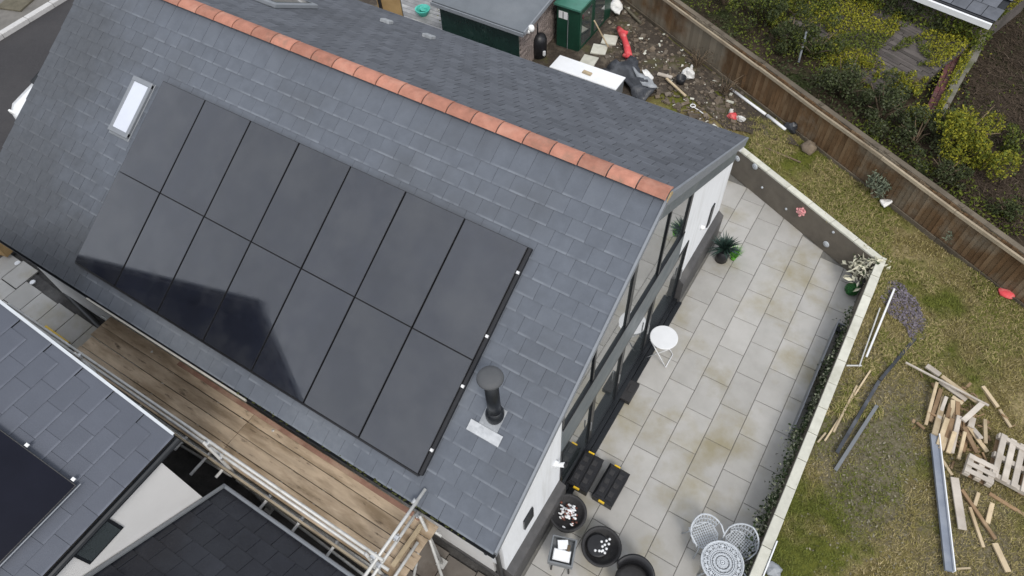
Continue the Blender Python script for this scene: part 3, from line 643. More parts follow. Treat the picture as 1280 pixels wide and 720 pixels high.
# ------------------------------------------------------------------ scaffold along the eaves
PZ = 1.9
sc = thing('scaffold', 'timber scaffold platform with grey steel tubes along the eaves between the two houses', 'scaffold', (-4.8,-5.1,0))
rows = [(-4.55,-4.775),(-4.785,-5.01),(-5.02,-5.245),(-5.255,-5.48)]
for i, (ya, yb) in enumerate(rows):
    xe = -1.10+(.0,-.02,.03,.0)[i]
    for (xa, xb) in ((-8.46+(.0,.0,.05,.03)[i], -4.775), (-4.765, xe)):
        b = MB(); b.box(((xa+xb)/2,(ya+yb)/2,PZ-.02+rnd(-.004,.004)),(xb-xa,abs(yb-ya),.038),Matrix.Rotation(rnd(-.002,.002),3,'Z'),0,.004); b.build('scaffold_board', m_board, sc)
for (y, z, xa, xb) in ((-5.46,2.9,-9.2,-1.18),(-5.47,2.4,-9.1,-1.20),(-5.53,1.78,-8.9,-.95),(-4.62,1.80,-8.7,-1.0),(-5.40,.6,-8.8,-1.0)):
    b = MB(); b.tube([(xa,y,z),(xb,y,z+.01)], .0242, 10); b.build('scaffold_tube', m_tube, sc, True)
for (x, z, ya, yb) in ((-1.27,2.9,-4.40,-5.95),(-1.34,2.4,-4.50,-5.95),(-1.20,1.99,-4.9,-5.9)):
    b = MB(); b.tube([(x,ya,z),(x,yb,z)], .0242, 10); b.build('scaffold_tube', m_tube, sc, True)
for x, l in ((-5.49,.22),(-4.95,.38),(-4.57,.2),(-3.62,.35),(-2.955,.24),(-2.275,.26),(-6.6,.2),(-7.6,.2)):
    b = MB(); b.tube([(x,-4.6,1.83),(x,-5.53-l,1.83)], .0242, 10); b.build('transom_tube', m_whitemetal, sc, True)
for x, y, zt in ((-1.40,-5.52,3.0),(-4.40,-5.52,3.0),(-7.3,-5.52,3.0),(-1.22,-4.68,2.55),(-4.3,-4.68,1.9),(-7.2,-4.68,1.9)):
    b = MB(); b.tube([(x,y,0),(x,y,zt)], .0242, 10); b.build('standard_tube', m_tube, sc, True)
    b = MB(); b.box((x,y,.02),(.15,.15,.03)); b.build('base_plate', m_tube, sc)
for p, q in (((-1.2,-4.7,1.75),(-.75,-5.1,.1)),((-4.4,-5.56,1.6),(-1.45,-5.56,.2)),((-7.3,-5.56,.2),(-4.5,-5.56,1.6)),((-1.32,-4.7,1.7),(-1.3,-5.4,.3))):
    b = MB(); b.tube([p,q], .0242, 10); b.build('brace_tube', m_tube, sc, True)
for (x,y,z) in ((-1.33,-5.48,2.88),(-1.36,-5.49,2.40),(-1.29,-4.62,2.88),(-1.28,-4.66,2.45),(-1.31,-5.1,2.62),(-4.40,-5.49,2.88),(-4.40,-5.49,2.38),(-7.30,-5.49,2.88),(-3.62,-5.55,1.84),(-2.95,-5.55,1.84),(-5.49,-5.55,1.84),(-1.35,-5.52,1.82)):
    b = MB(); b.box((x,y,z),(.085,.075,.085),Matrix.Rotation(rnd(-.4,.4),3,'Y'),0,.015); b.tube([(x,y-.05,z),(x,y+.06,z+.01)],.012,6); b.build('coupler', m_steel, sc)
b = MB(); b.beam((-8.7,-5.565,1.93),(-4.82,-5.565,1.93),.032,.20); b.build('toe_board', m_rail, sc)
b = MB(); b.beam((-4.8,-5.567,1.93),(-1.12,-5.567,1.93),.032,.20); b.build('toe_board', m_rail, sc)
b = MB(); b.beam((-1.30,-4.67,1.985),(-1.31,-5.36,1.985),.07,.05,ch=.004); b.build('timber_batten', m_timber, sc)
b = MB(); b.box((-4.0,-4.60,1.913),(5.2,.07,.022)); tag(b.build('batten_strip', m_redstrip), 'reddish timber strip lying on the scaffold boards against the eaves', 'strip')
# ------------------------------------------------------------------ neighbouring house (gable facing the eaves)
nb = thing('neighbour_house', 'neighbouring white house with grey slate roof and dark panels beyond the scaffold', 'house', (-7.25,-9,0))
NX, NZ, NRX, NRZ, NY0, NY1 = -4.15, 4.0, -7.60, 6.10, -5.75, -14.0
NL = math.hypot(NX-NRX, NRZ-NZ); nE = Vector((NX-NRX, 0, NZ-NRZ)).normalized(); nN = Vector((-nE.z, 0, nE.x))
if nN.z < 0: nN = -nN
LX, LZN = -11.75, 4.25      # far eave of the same roof
def nslope(side):
    e = nE if side > 0 else Vector((LX-NRX,0,LZN-NRZ)).normalized()
    n = Vector((-e.z,0,e.x)); n = n if n.z > 0 else -n
    return e, n, (NL if side > 0 else math.hypot(LX-NRX,LZN-NRZ))
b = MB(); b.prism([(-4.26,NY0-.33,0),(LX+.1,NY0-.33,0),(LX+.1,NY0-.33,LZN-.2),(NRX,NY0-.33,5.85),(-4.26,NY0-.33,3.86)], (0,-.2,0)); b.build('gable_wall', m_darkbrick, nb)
b = MB(); b.prism([(-4.20,NY0-.33,0),(-4.20,NY0-.33,3.93),(-4.45,NY0-.33,3.93),(-4.45,NY0-.33,0)], (0,NY1-NY0+.33,0)); nw = b.build('wall', m_cream, nb)
b = MB(); b.prism([(LX+.1,NY0-.55,0),(LX+.1,NY0-.55,LZN-.25),(LX+.34,NY0-.55,LZN-.25),(LX+.34,NY0-.55,0)], (0,NY1-NY0+.55,0)); b.build('wall', m_cream, nb)
b = MB(); b.box((-4.21,-7.20,3.565),(.06,.54,.42),None,0,.006); wv = b.build('window', m_blackframe, nb)
b = MB(); b.box((-4.178,-7.20,3.565),(.01,.46,.34)); b.build('pane', m_glass, wv)
deck = MB(); deck.prism([(NX-.02,NY0-.02,NZ-.05),(NRX,NY0-.02,NRZ-.04),(LX+.02,NY0-.02,LZN-.05),(LX+.02,NY0-.02,LZN-.16),(NRX,NY0-.02,NRZ-.16),(NX-.02,NY0-.02,NZ-.16)], (0,NY1-NY0,0))
nroof = deck.build('roof', m_plinth, nb)
# its slates: courses run along the eave (y)
sm2 = None; stuff2 = MB(); cand = []
for side in (1, -1):
    k = 0; s = nslope(side)[2]+.02
    while s > .2:
        y = NY0-(.15 if k%2 else 0)
        while y > NY1+.1:
            ya, yb = y, max(y-SW*1.35, NY1); y -= SW*1.35
            if ya-yb < .08: continue
            ya2 = min(ya, NY0-.0)
            e_, n_, _ = nslope(side)
            c = Vector((NRX,0,NRZ)) + e_*(s-SL/2) + n_*.016; c.y = (ya2+yb)/2
            ex = Vector((0,side,0)); Mx = Matrix((ex, -e_, n_)).transposed()
            if Mx.determinant() < 0: Mx = Matrix((-ex, -e_, n_)).transposed()
            Mx = Mx @ Matrix.Rotation(-math.atan2(.009,.25),3,'X')
            cand.append(((c-CAM).length+(100 if side<0 else 0), c, Mx, ya2-yb))
        s -= .235; k += 1
cand.sort(key=lambda q: q[0]); cnt = 0
for dist, c, Mx, w in cand:
    if cnt < 220 and abs(w-SW*1.35) < .01:
        if sm2 is None:
            q = MB(); slate_mesh(q, SW*1.35-.004, SL, .007); o = q.build('slate', m_slate_n, nroof, origin=(0,0,0)); sm2 = o.data; o.location = c-WL[nroof.name]; o.rotation_euler = Mx.to_euler()
        else: link('slate', sm2, c, nroof, rot=Mx.to_euler())
        cnt += 1
    else:
        q = MB(); slate_mesh(q, w-.004, SL, .007); o0 = len(stuff2.f); stuff2.add([c+Mx@p for p in q.v], q.f)
        for i, u in q.uv.items(): stuff2.uv[o0+i] = u
stuff2.build('slate_course', m_slate_n, nroof, kind='stuff')
for side in (1,-1):
    e_, n_, NLs = nslope(side); top = Vector((NRX,NY0,NRZ))
    b = MB(); b.beam(top+e_*.02+n_*.012+Vector((0,.004,0)), top+e_*NLs+n_*.012+Vector((0,.004,0)), .036, .07, n_); b.build('verge_trim', m_palemetal, nb)
    b = MB(); b.tube([top+e_*(NLs+.05)+Vector((0,0,-.06)), top+e_*(NLs+.05)+Vector((0,NY1-NY0,-.06))], .05, 10); b.build('gutter', m_blackframe, nb)
y = NY0
while y > NY1+.3:
    b = MB(); b.prism([(NRX-.14,y-.003,NRZ-.04),(NRX,y-.003,NRZ+.06),(NRX+.14,y-.003,NRZ-.04),(NRX+.12,y-.003,NRZ-.06),(NRX,y-.003,NRZ+.02),(NRX-.12,y-.003,NRZ-.06)], (0,-.44,0)); b.build('ridge_tile', m_greytrim, nroof); y -= .45
na = thing('neighbour_solar_array', 'dark solar array in the corner of the neighbouring slate roof, with bright clips', 'solar panels', (-5.0,-8,4.5))
Mn = Matrix((Vector((0,-1,0)), -nE, nN)).transposed()
if Mn.determinant() < 0: Mn = Matrix((Vector((0,1,0)), -nE, nN)).transposed()
s0n = (NRX-(-4.50))/-nE.x*-1; s0n = abs((-4.50-NRX)/nE.x)
for i in range(3):
    for j in range(2):
        yc, scn = -6.83-.53-i*1.06, s0n-.87-j*1.75
        if scn < .9: continue
        c = Vector((NRX,yc,NRZ))+nE*scn+nN*.11
        b = MB(); b.box(c,(1.042,1.73,.035),Mn); p = b.build('solar_panel', m_panelframe, na)
        b = MB(); b.box(c+nN*.019,(1.02,1.71,.004),Mn); b.build('panel_glass', m_panel_n, p)
for scn in (s0n-.08, s0n-.74, s0n-1.45):
    b = MB(); b.box(Vector((NRX,-6.805,NRZ))+nE*scn+nN*.12,(.04,.045,.04),Mn,0,.006); b.build('end_clamp', m_whitemetal, na)
b = MB(); b.beam(Vector((NRX,-6.8,NRZ))+nE*(s0n+.02)+nN*.11, Vector((NRX,-10.1,NRZ))+nE*(s0n+.02)+nN*.11, .012, .03, nN); b.build('edge_trim', m_greytrim, na)
# lean-to with wet dark tiles
ex = thing('lean_to', 'low lean-to with dark wet roof tiles against the white neighbouring wall', 'outbuilding', (-2.4,-8,0))
EY, EZ, EP = -5.82, 2.15, R(31); eu = Vector((0,-math.cos(EP),math.sin(EP))); en = Vector((0,math.sin(EP),math.cos(EP)))
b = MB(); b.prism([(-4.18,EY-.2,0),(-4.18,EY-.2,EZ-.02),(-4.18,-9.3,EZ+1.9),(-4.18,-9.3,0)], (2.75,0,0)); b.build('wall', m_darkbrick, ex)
tm = None; k = 0; s = .0; nt_ = 0
while s < 3.4:
    x = -4.17+(.16 if k%2 else 0)
    if k%2:
        c = Vector((-4.092,EY,EZ))+eu*(s+.21)+en*.012; Mx = Matrix((Vector((1,0,0)), eu, en)).transposed()
        if Mx.determinant() < 0: Mx = Matrix((Vector((-1,0,0)), eu, en)).transposed()
        q = MB(); q.box(c,(.15,.42,.022),Mx@Matrix.Rotation(-.055,3,'X'),0,.005); q.build('half_tile', m_tile_wet, ex)
    while x < -1.6:
        c = Vector((x+.16,EY,EZ))+eu*(s+.21)+en*.012
        Mx = Matrix((Vector((1,0,0)), eu, en)).transposed() if True else None
        if Mx.determinant() < 0: Mx = Matrix((Vector((-1,0,0)), eu, en)).transposed()
        Mx = Mx @ Matrix.Rotation(-.042+rnd(-.004,.004),3,'X') @ Matrix.Rotation(rnd(-.01,.01),3,'Z')
        if tm is None:
            q = MB(); q.box((0,0,0),(.323,.42,.016),None,0,.005); o = q.build('roof_tile', m_tile_wet, ex, origin=(0,0,0)); tm = o.data; o.location = c-WL[ex.name]; o.rotation_euler = Mx.to_euler()
        elif nt_ < 290: link('roof_tile', tm, c, ex, rot=Mx.to_euler())
        nt_ += 1; x += .326
    s += .30; k += 1
b = MB(); b.tube([(-4.2,EY+.03,EZ-.03),(-1.3,EY+.03,EZ-.03)], .045, 10); b.build('gutter', m_greytrim, ex)
b = MB(); b.beam(Vector((-4.15,EY,EZ))+en*.05, Vector((-4.15,EY,EZ))+eu*3.4+en*.05, .05, .03, en); b.build('flashing', m_greyplastic, ex)
# ------------------------------------------------------------------ passage in front, road at the far end
pt = MB(); pt.prism([(-15.2,-5.55,-.05),(-9.0,-5.55,-.05),(-9.0,-4.5,-.05),(-15.2,-4.2,-.05)], (0,0,.03)); path = struct(pt.build('path', m_yard))
for i, (x, y) in enumerate(((-13.63,-4.55),(-13.09,-4.52),(-12.50,-4.86),(-11.92,-4.88),(-11.34,-4.86),(-10.76,-4.85),(-10.18,-4.86),(-9.60,-4.86),(-9.02,-4.88),(-13.66,-5.14),(-13.08,-5.12),(-12.5,-5.45),(-11.92,-5.47),(-11.34,-5.45),(-10.76,-5.45))):
    b = MB(); b.box((x,y,-.005),(.565,.575,.04),Matrix.Rotation(R(-1)+rnd(-.008,.008),3,'Z'),0,.005); b.build('slab', m_patio, path)
apr = MB(); apr.prism([(-14.4,-3.86,-.04),(-11.95,-4.24,-.04),(-11.95,-2.6,-.04),(-14.4,-2.6,-.04)], (0,0,.05)); struct(apr.build('path', m_cream))
b = MB(); b.tube([(-14.2,-3.94,.02),(-12.7,-4.10,.03),(-11.6,-4.33,.04),(-10.3,-4.52,.03),(-9.0,-4.60,.02)],.055,8); tag(b.build('drain_pipe', m_black, None, True), 'black drain pipe lying along the foot of the cream house wall', 'pipe')
for u, v, lab in ((41,353,'white round cap on the dark ground by the second pale slab'),(22,329,'white round cap on the dark ground at the top corner of the first pale slab')):
    p = at(u,v,0); b = MB(); b.lathe(p, [(.06,-.02),(.065,.015),(.05,.025),(.02,.018),(.002,.018)], 14); tag(b.build('white_disc', m_white, None, True), lab, 'disc', 'round caps in the passage')
b = MB(); b.beam((-11.3,-5.12,.05),(-10.5,-5.14,.05),.05,.06,ch=.004); tag(b.build('spirit_level', m_yellow), 'long yellow spirit level lying beside the pale passage slabs', 'tool')
b = MB(); b.box(at(-4,305,.3),(.6,.30,.4),Matrix.Rotation(.2,3,'Z'),0,.01); tag(b.build('cardboard_box', m_ply), 'tan box standing under the eaves at the end of the passage', 'box')
g = MB(); g.add([(-21.6,-60,-.03),(-13.8,-60,-.03),(-13.8,60,-.03),(-21.6,60,-.03)], [(0,1,2,3)]); struct(g.build('road', m_asphalt))
g = MB(); g.prism([(-30,-60,-.05),(-21.85,-60,-.05),(-21.85,60,-.05),(-30,60,-.05)], (0,0,.14)); pv = struct(g.build('pavement', m_pave))
for k in range(26):
    b = MB(); b.box((-21.72,-5+k*.92,.03),(.22,.905,.16),None,0,.015); b.build('kerb_stone', m_kerb, pv)
b = MB(); b.box(at(22,2,.12),(.9,.9,.06),Matrix.Rotation(.3,3,'Z'),0,.01); tag(b.build('access_cover', m_stone), 'pale square slab set in the brown verge beyond the road kerb', 'cover')
for x, y in ((-1.5,-4.75),(-.92,-4.78),(-.34,-4.74),(-1.46,-5.33),(-.88,-5.36),(-.30,-5.34)):
    b = MB(); b.box((x,y,-.03),(.565,.565,.05),Matrix.Rotation(rnd(-.02,.02),3,'Z'),0,.006); b.build('slab', m_oldslab, path)
# parked car, mostly behind the far verge
car = thing('parked_car', 'white parked car on the road showing past the far roof edge', 'car', (-16.55,.95,0))
def loft(secs, name, mats, parent, smooth=True):
    b = MB(); n = len(secs[0]); vs = [p for s_ in secs for p in s_]; fs = []
    for i in range(len(secs)-1):
        for k in range(n): j=(k+1)%n; fs.append((i*n+k,i*n+j,(i+1)*n+j,(i+1)*n+k))
    fs.append(tuple(range(n-1,-1,-1))); fs.append(tuple((len(secs)-1)*n+k for k in range(n))); b.add(vs, fs); return b.build(name, mats, parent, smooth)
cx0, cy0 = -16.62, -1.42
def sec(y, hw, z0, z1): return [(cx0-hw,y,z0),(cx0-hw*1.03,y,(z0+z1)*.55),(cx0-hw*.93,y,z1-.03),(cx0-hw*.7,y,z1),(cx0+hw*.7,y,z1),(cx0+hw*.93,y,z1-.03),(cx0+hw*1.03,y,(z0+z1)*.55),(cx0+hw,y,z0)]
loft([sec(cy0+a,w,.25,z) for a,w,z in ((0,.55,.55),(.06,.72,.66),(.25,.83,.76),(1.0,.87,.90),(2.2,.88,.93),(3.4,.87,.93),(3.95,.82,.92),(4.1,.72,.80))], 'body', m_car, car)
loft([sec(cy0+a,w,.85,z) for a,w,z in ((.95,.74,.90),(1.65,.64,1.36),(2.2,.62,1.45),(3.1,.62,1.43),(3.85,.70,.95))], 'cabin', m_carglass, car)
b = MB(); b.box((cx0,cy0+2.45,1.452),(1.05,1.3,.03),None,0,.012); b.build('car_roof', m_car, car)
for sx in (-1,1):
    for a in (.75,3.3):
        b = MB(); b.lathe((cx0+sx*.80,cy0+a,.31),[(.18,-.1),(.31,-.09),(.31,.09),(.18,.1)],18,M=Matrix.Rotation(R(90),3,'Y')); w = b.build('wheel', m_tyre, car, True)
        b = MB(); b.lathe((cx0+sx*.885,cy0+a,.31),[(.19,-.02),(.17,.02),(.05,.03)],12,M=Matrix.Rotation(R(90),3,'Y')); b.build('rim', m_steel, w, True)
    b = MB(); b.box((cx0+sx*.6,cy0+.07,.62),(.28,.06,.12),None,0,.02); b.build('headlight', m_litwhite, car)
# ------------------------------------------------------------------ yard behind the house
sh = thing('brick_shed', 'brick shed with grey felt roof and dark green sheeted front behind the house', 'shed', (-7.2,7.2,LZ))
SZ = 2.2
b = MB(); b.prism([(-8.75,6.03,SZ),(-6.02,6.00,SZ),(-6.13,8.9,SZ+.18),(-8.85,8.9,SZ+.18)], (0,0,.06)); b.build('roof', m_felt, sh)
b = MB(); b.prism([(-8.68,6.22,LZ),(-6.30,6.20,LZ),(-6.30,6.24,LZ),(-8.68,6.26,LZ)], (0,0,SZ-LZ-.02)); b.build('front_sheet', m_tarp, sh)
b = MB(); b.box((-6.47,7.5,(LZ+SZ)/2-.02),(.20,2.44,SZ-LZ-.04)); wl = b.build('wall', m_joint, sh)
z = LZ; k = 0; bme = None
while z < SZ-.09:
    y = 6.27+(.11 if k%2 else 0)
    while y < 8.6:
        c = Vector((-6.365,y+.105,z+.035))
        if bme is None:
            q = MB(); q.box((0,0,0),(.03,.205,.064),None,0,.004); o = q.build('brick', m_brick, wl, origin=(0,0,0)); bme = o.data; o.location = c-WL[wl.name]
        else: link('brick', bme, c, wl)
        y += .216
    z += .073; k += 1
b = MB(); b.beam((-6.0,6.0,SZ+.02),(-6.115,8.9,SZ+.20),.035,.10); b.build('verge_trim', m_greytrim, sh)
b = MB(); b.beam((-8.75,5.985,SZ-.0),(-6.0,5.96,SZ-.0),.03,.09); b.build('fascia_board', m_greytrim, sh)
p = at(664,36,SZ+.02); b = MB(); b.lathe(p,[(.02,-.08),(.07,-.04),(.085,.02),(.06,.08),(.005,.1)],14); b.box(p+Vector((-.08,-.06,-.05)),(.14,.10,.10),Matrix.Rotation(.5,3,'Z'),0,.02); tag(b.build('white_lamp', m_litwhite, None, True), 'white globe lamp on the near corner of the grey felt roof', 'lamp')
cs = thing('green_store', 'tall dark green steel store with pale green roof and paper notice', 'shed', (-5.8,8.5,LZ))
gx0, gx1, gy0, gy1, gz = -6.14, -5.45, 7.80, 9.7, 1.96
b = MB(); b.box(((gx0+gx1)/2,(gy0+gy1)/2,(LZ+gz)/2),(gx1-gx0-.04,gy1-gy0-.04,gz-LZ)); b.build('body', m_dkgreen, cs)
b = MB(); b.prism([(gx0-.04,gy0-.05,gz),(gx1+.04,gy0-.05,gz),(gx1+.04,gy1,gz+.05),(gx0-.04,gy1,gz+.05)],(0,0,.05)); b.build('roof', m_teal, cs)
for ya, yb in ((7.84,8.55),(8.57,9.3)):
    b = MB(); b.box((gx1-.005,(ya+yb)/2,(LZ+gz)/2),(.03,yb-ya,gz-LZ-.1),None,0,.006); d = b.build('door', m_dkgreen, cs)
    b = MB(); b.box((gx1+.013,(ya+yb)/2,(LZ+gz)/2),(.006,yb-ya-.16,gz-LZ-.3)); b.build('pane', m_glass, d)
b = MB(); b.box((-5.93,gy0+.012,1.70),(.26,.012,.20)); b.build('paper_notice', m_white, cs)
b = MB(); b.box((-5.93,gy0+.005,1.70),(.03,.004,.19)); b.build('notice_fold', m_greyplastic, cs)
b = MB(); b.tube([(-5.78,gy0-.0,LZ),(-5.78,gy0-.0,gz-.2)],.01,6); b.build('cable', m_greyplastic, cs)
# black stove-like drum with pipe
st = thing('black_drum', 'black drum with a bent pipe standing beside the brick shed', 'drum', at(672,64,LZ))
p = at(674,70,LZ); b = MB(); b.lathe(p,[(.16,0),(.20,.05),(.21,.5),(.17,.62),(.06,.68),(.005,.69)],18); b.build('body', m_black, st, True)
b = MB(); b.tube([p+Vector((-.05,0,.66)),p+Vector((-.05,.0,.95)),p+Vector((-.22,.05,.98))],.025,8); b.build('pipe', m_black, st, True)
b = MB(); b.box(p+Vector((.20,-.08,.2)),(.05,.06,.14),None,0,.01); b.build('tag', m_white, st)
# chest freezer
fz = thing('chest_freezer', 'long white chest with a pale block on its lid just behind the roof edge', 'freezer', (-4.6,6.68,LZ))
b = MB(); b.box((-4.6,6.68,.93),(1.80,.50,.42),None,0,.015); b.build('body', m_greyplastic, fz)
b = MB(); b.box((-4.6,6.68,1.175),(1.86,.54,.06),None,0,.02); b.build('lid', m_white, fz)
b = MB(); b.box(at(734,91,1.23),(.24,.10,.05),Matrix.Rotation(-.05,3,'Z'),0,.01); tag(b.build('foam_block', m_timber), 'small pale block lying on the white chest lid', 'block')
grp = 'stepping slabs beside the green store'
for (u,v),lab in zip(((736,76),(749,62),(762,50)),('pale square slab nearest the white chest','pale square slab in the middle of three beside the green store','pale square slab under the leaning stick by the green store')):
    p = at(u,v,LZ+.06); b = MB(); b.box(p,(.40,.40,.05),Matrix.Rotation(R(12)+rnd(-.1,.1),3,'Z'),0,.008); tag(b.build('loose_slab', m_coping), lab, 'slab', grp)
p, q = at(743,26,LZ+1.0), at(760,58,LZ+.1); b = MB(); b.beam(p,q,.05,.03); tag(b.build('leaning_stick', m_timber), 'pale timber stick leaning against the green store', 'stick')
pts = [at(773,35,LZ+.2),at(778,42,LZ+.22),at(781,50,LZ+.2),at(784,60,LZ+.2),at(786,71,LZ+.18)]
b = MB(); b.tube(pts,[.06,.10,.075,.09,.10],10); b.tube([pts[1]+Vector((-.12,0,.05)),pts[1]+Vector((.14,.02,.05))],.05,8); b.tube([pts[4]+Vector((-.16,0,0)),pts[4]+Vector((.16,0,0))],.05,8)
tag(b.build('red_barrier', m_red, None, True), 'bright red plastic barrier piece lying on the rubble', 'barrier')
def sheet(name, px, z, mat, label, cat, amp=.12, kind=None):
    P = [at(u,v,z) for u,v in px]; c = sum(P, Vector())/len(P); bm = bmesh.new(); f = bm.faces.new([bm.verts.new(p) for p in P])
    bmesh.ops.triangulate(bm, faces=[f]); bmesh.ops.subdivide_edges(bm, edges=bm.edges[:], cuts=5, use_grid_fill=True)
    for v in bm.verts: v.co += Vector((.05*mnoise.noise(v.co*5), .05*mnoise.noise(v.co*5+Vector((9,0,0))), amp*(.5+mnoise.noise(v.co*4+Vector((0,0,5))))+.6*amp*mnoise.noise(v.co*9)))
    ex_ = bmesh.ops.extrude_face_region(bm, geom=bm.faces[:]); 
    for v in [g_ for g_ in ex_['geom'] if isinstance(g_, bmesh.types.BMVert)]: v.co.z -= .04
    o = bm_obj(bm, name, mat); tag(o, label, cat); return o
sheet('black_sheeting', [(752,92),(772,78),(795,78),(800,95),(822,116),(800,128),(786,112)], LZ+.08, m_bag, 'crumpled black sheeting heaped at the end of the white chest', 'sheeting', .22)
sheet('grey_sheeting', [(790,88),(808,96),(822,112),(806,110)], LZ+.2, m_lead, 'silver grey plastic crumpled over the black sheeting', 'sheeting', .12)
sheet('white_sheet', [(760,8),(768,-2),(779,10),(774,20),(765,16)], LZ+.15, m_whitesheet, 'white sheet lying behind the green store', 'sheet', .10)
sheet('white_rag', [(802,90),(808,88),(818,98),(812,104)], LZ+.08, m_whitesheet, 'white rag scrap on the rubble near the black sheeting', 'rag', .08)
bag = thing('plastic_bag', 'white plastic bag beside a small black bucket on the brown scrub', 'bag', at(858,98,LZ))
p = at(859,98,LZ); b = MB(); b.blob(p+Vector((0,0,.12)),(.17,.15,.15),12,.6,0,3); b.blob(p+Vector((.02,.1,.22)),(.05,.05,.14),8,.5,0,5); b.build('bag', m_whitesheet, bag)
p = at(850,106,LZ); b = MB(); b.lathe(p,[(.09,0),(.13,.24),(.12,.24),(.08,.02)],14); tag(b.build('bucket', m_black, None, True), 'small black bucket in front of the white plastic bag', 'bucket')
def plank(u0,v0,u1,v1,w,t,mat,z=LZ+.03,z1=None,label=None,cat='plank',name='plank',group=None):
    p, q = at(u0,v0,z), at(u1,v1,z1 if z1 is not None else z); b = MB(); b.beam(p,q,w,t,ch=min(.004,t*.2)); o = b.build(name, mat)
    if label: tag(o,label,cat,group)
    return o
plank(780,8,801,29,.07,.05,m_stone,LZ+.1,None,'grey post lying across the rubble near the fence top','post','post')
plank(833,98,857,120,.06,.04,m_timber,LZ+.12,None,'pale stick lying on the grass below the white bag','stick','stick')
plank(822,92,840,97,.10,.04,m_timber_grey,LZ+.12,None,'short pale board end lying on the rubble','board','board')
b = MB(); p = at(866,133,LZ+.06); b.tube([p+Vector((math.cos(a)*.06,math.sin(a)*.06,.02)) for a in [k*.7 for k in range(10)]],.014,6); b.tube([p,at(875,139,LZ+.03),at(883,145,LZ+.02)],.014,6); tag(b.build('hose_ring', m_whitemetal), 'pale hose ring lying in the grass near the roof corner', 'hose')
b = MB(); b.tube([at(912,110,LZ+.06),at(957,143,LZ+.07)],.035,10); tag(b.build('white_pipe', m_white, None, True), 'long white pipe at the fence foot, upper length', 'pipe')
b = MB(); b.tube([at(959,144,LZ+.07),at(982,162,LZ+.08)],.038,10); tag(b.build('white_pipe', m_white, None, True), 'short white pipe at the fence foot ending by the dark bag', 'pipe')
b = MB(); b.blob(at(989,160,LZ+.10),(.16,.13,.14),10,.6,0,8); tag(b.build('dark_bag', m_bag), 'dark bag slumped against the grey fence boards', 'bag')
b = MB(); b.blob(at(1011,185,LZ+.08),(.17,.15,.16),12,.45,0,2); tag(b.build('boulder', m_rock, None, True), 'brown boulder on the grass by the fence foot', 'rock')
plank(946,180,1001,203,.03,.03,m_twig,LZ+.05,None,'thin grey branch lying across the grass strip','branch','branch')
rb_ = thing('litter_bag', 'red and white torn bag lying in the scrub by the roof corner', 'bag', at(918,147,LZ))
p = at(916,146,LZ+.06); b = MB(); b.blob(p,(.13,.10,.09),10,.6,0,4); b.build('red_part', m_red, rb_)
b = MB(); b.blob(p+Vector((.20,.0,.02)),(.12,.06,.07),10,.7,0,6); b.blob(p+Vector((-.1,.12,.04)),(.06,.05,.07),8,.6,0,9); b.build('white_part', m_whitesheet, rb_)
sheet('white_rag', [(1098,252),(1107,248),(1114,256),(1106,260)], LZ+.06, m_whitesheet, 'white rag caught under the grey green bush by the fence', 'rag', .10)
b = MB(); b.blob(at(1258,367,LZ+.06),(.17,.10,.07),12,.35,0,1); tag(b.build('red_tub', m_red, None, True), 'bright red plastic piece lying at the fence foot', 'plastic')
# deck, parasol etc. glimpsed behind the roof
dk = MB(); dk.box((-9.6,7.6,LZ+.02),(3.6,2.6,.06)); dko = struct(dk.build('deck', m_joint))
for k in range(18):
    b = MB(); b.box((-9.6,6.37+k*.145,LZ+.066),(3.6,.135,.03),None,0,.003); b.build('deck_board', m_deck, dko)
b = MB(); p = at(529,17,LZ+.12); b.lathe(p,[(.10,-.05),(.2,.10),(.22,.16),(.18,.16),(.1,.0)],14); b.blob(p+Vector((.05,.05,.15)),(.14,.12,.1),8,.6,0,2); tag(b.build('turquoise_tub', m_turq), 'turquoise plastic tub on the grey deck boards', 'tub')
pb = thing('wall_panel', 'brown board panel between dark posts at the deck end', 'panel', at(487,5,LZ))
p0 = at(487,8,LZ+.9); b = MB(); b.box(p0,(.66,.05,1.5),Matrix.Rotation(.3,3,'Z'),0,.006); b.build('board', m_ply, pb)
for u in (476,500): b = MB(); b.box(at(u,8,LZ+.9),(.07,.09,1.5),Matrix.Rotation(.3,3,'Z')); b.build('post', m_black, pb)
b = leafset(lambda: (at(561,20,LZ+.3)+Vector((random.gauss(0,.1),random.gauss(0,.1),rnd(-.2,.35))),(0,0,1)), 180, .08); b.tube([at(561,24,LZ),at(561,22,LZ+.5)],.015,6,1); tag(b.build('small_shrub', [m_yivy,m_twig]), 'small green shrub at the corner of the dark green sheet', 'shrub')
for k,(dx) in enumerate((0,.12,.24)): pass
# rubble (uncountable)
b = MB()
def soil_pt():
    while True:
        u, v = rnd(758,930), rnd(0,165)
        p = at(u,v,LZ)
        if fence_side(p) < -.1 and v > (u-760)*.25-20 and v < 60+(u-770)*.65+30: return p
for k in range(950):
    p = soil_pt(); s_ = abs(random.gauss(0,.04))+.012; p.z = lawn_h(p.x,p.y)+.03
    b.box(p, (s_*rnd(.7,2),s_*rnd(.7,1.5),s_*rnd(.3,.8)), Matrix.Rotation(rnd(0,3),3,'Z') @ Matrix.Rotation(rnd(-.5,.5),3,'X'))
o = b.build('rubble', m_rubble, kind='stuff'); tag(o, 'brown rubble and broken timber strewn along the upper fence', 'rubble')
b = MB()
for k in range(100):
    p = soil_pt()
    if p.x > -1.2 and random.random() < .7: continue
    s_ = abs(random.gauss(0,.03))+.012; p.z = lawn_h(p.x,p.y)+.05
    b.box(p, (s_*rnd(.7,2.6),s_*rnd(.5,1.2),s_*rnd(.2,.6)), Matrix.Rotation(rnd(0,3),3,'Z') @ Matrix.Rotation(rnd(-.6,.6),3,'X'))
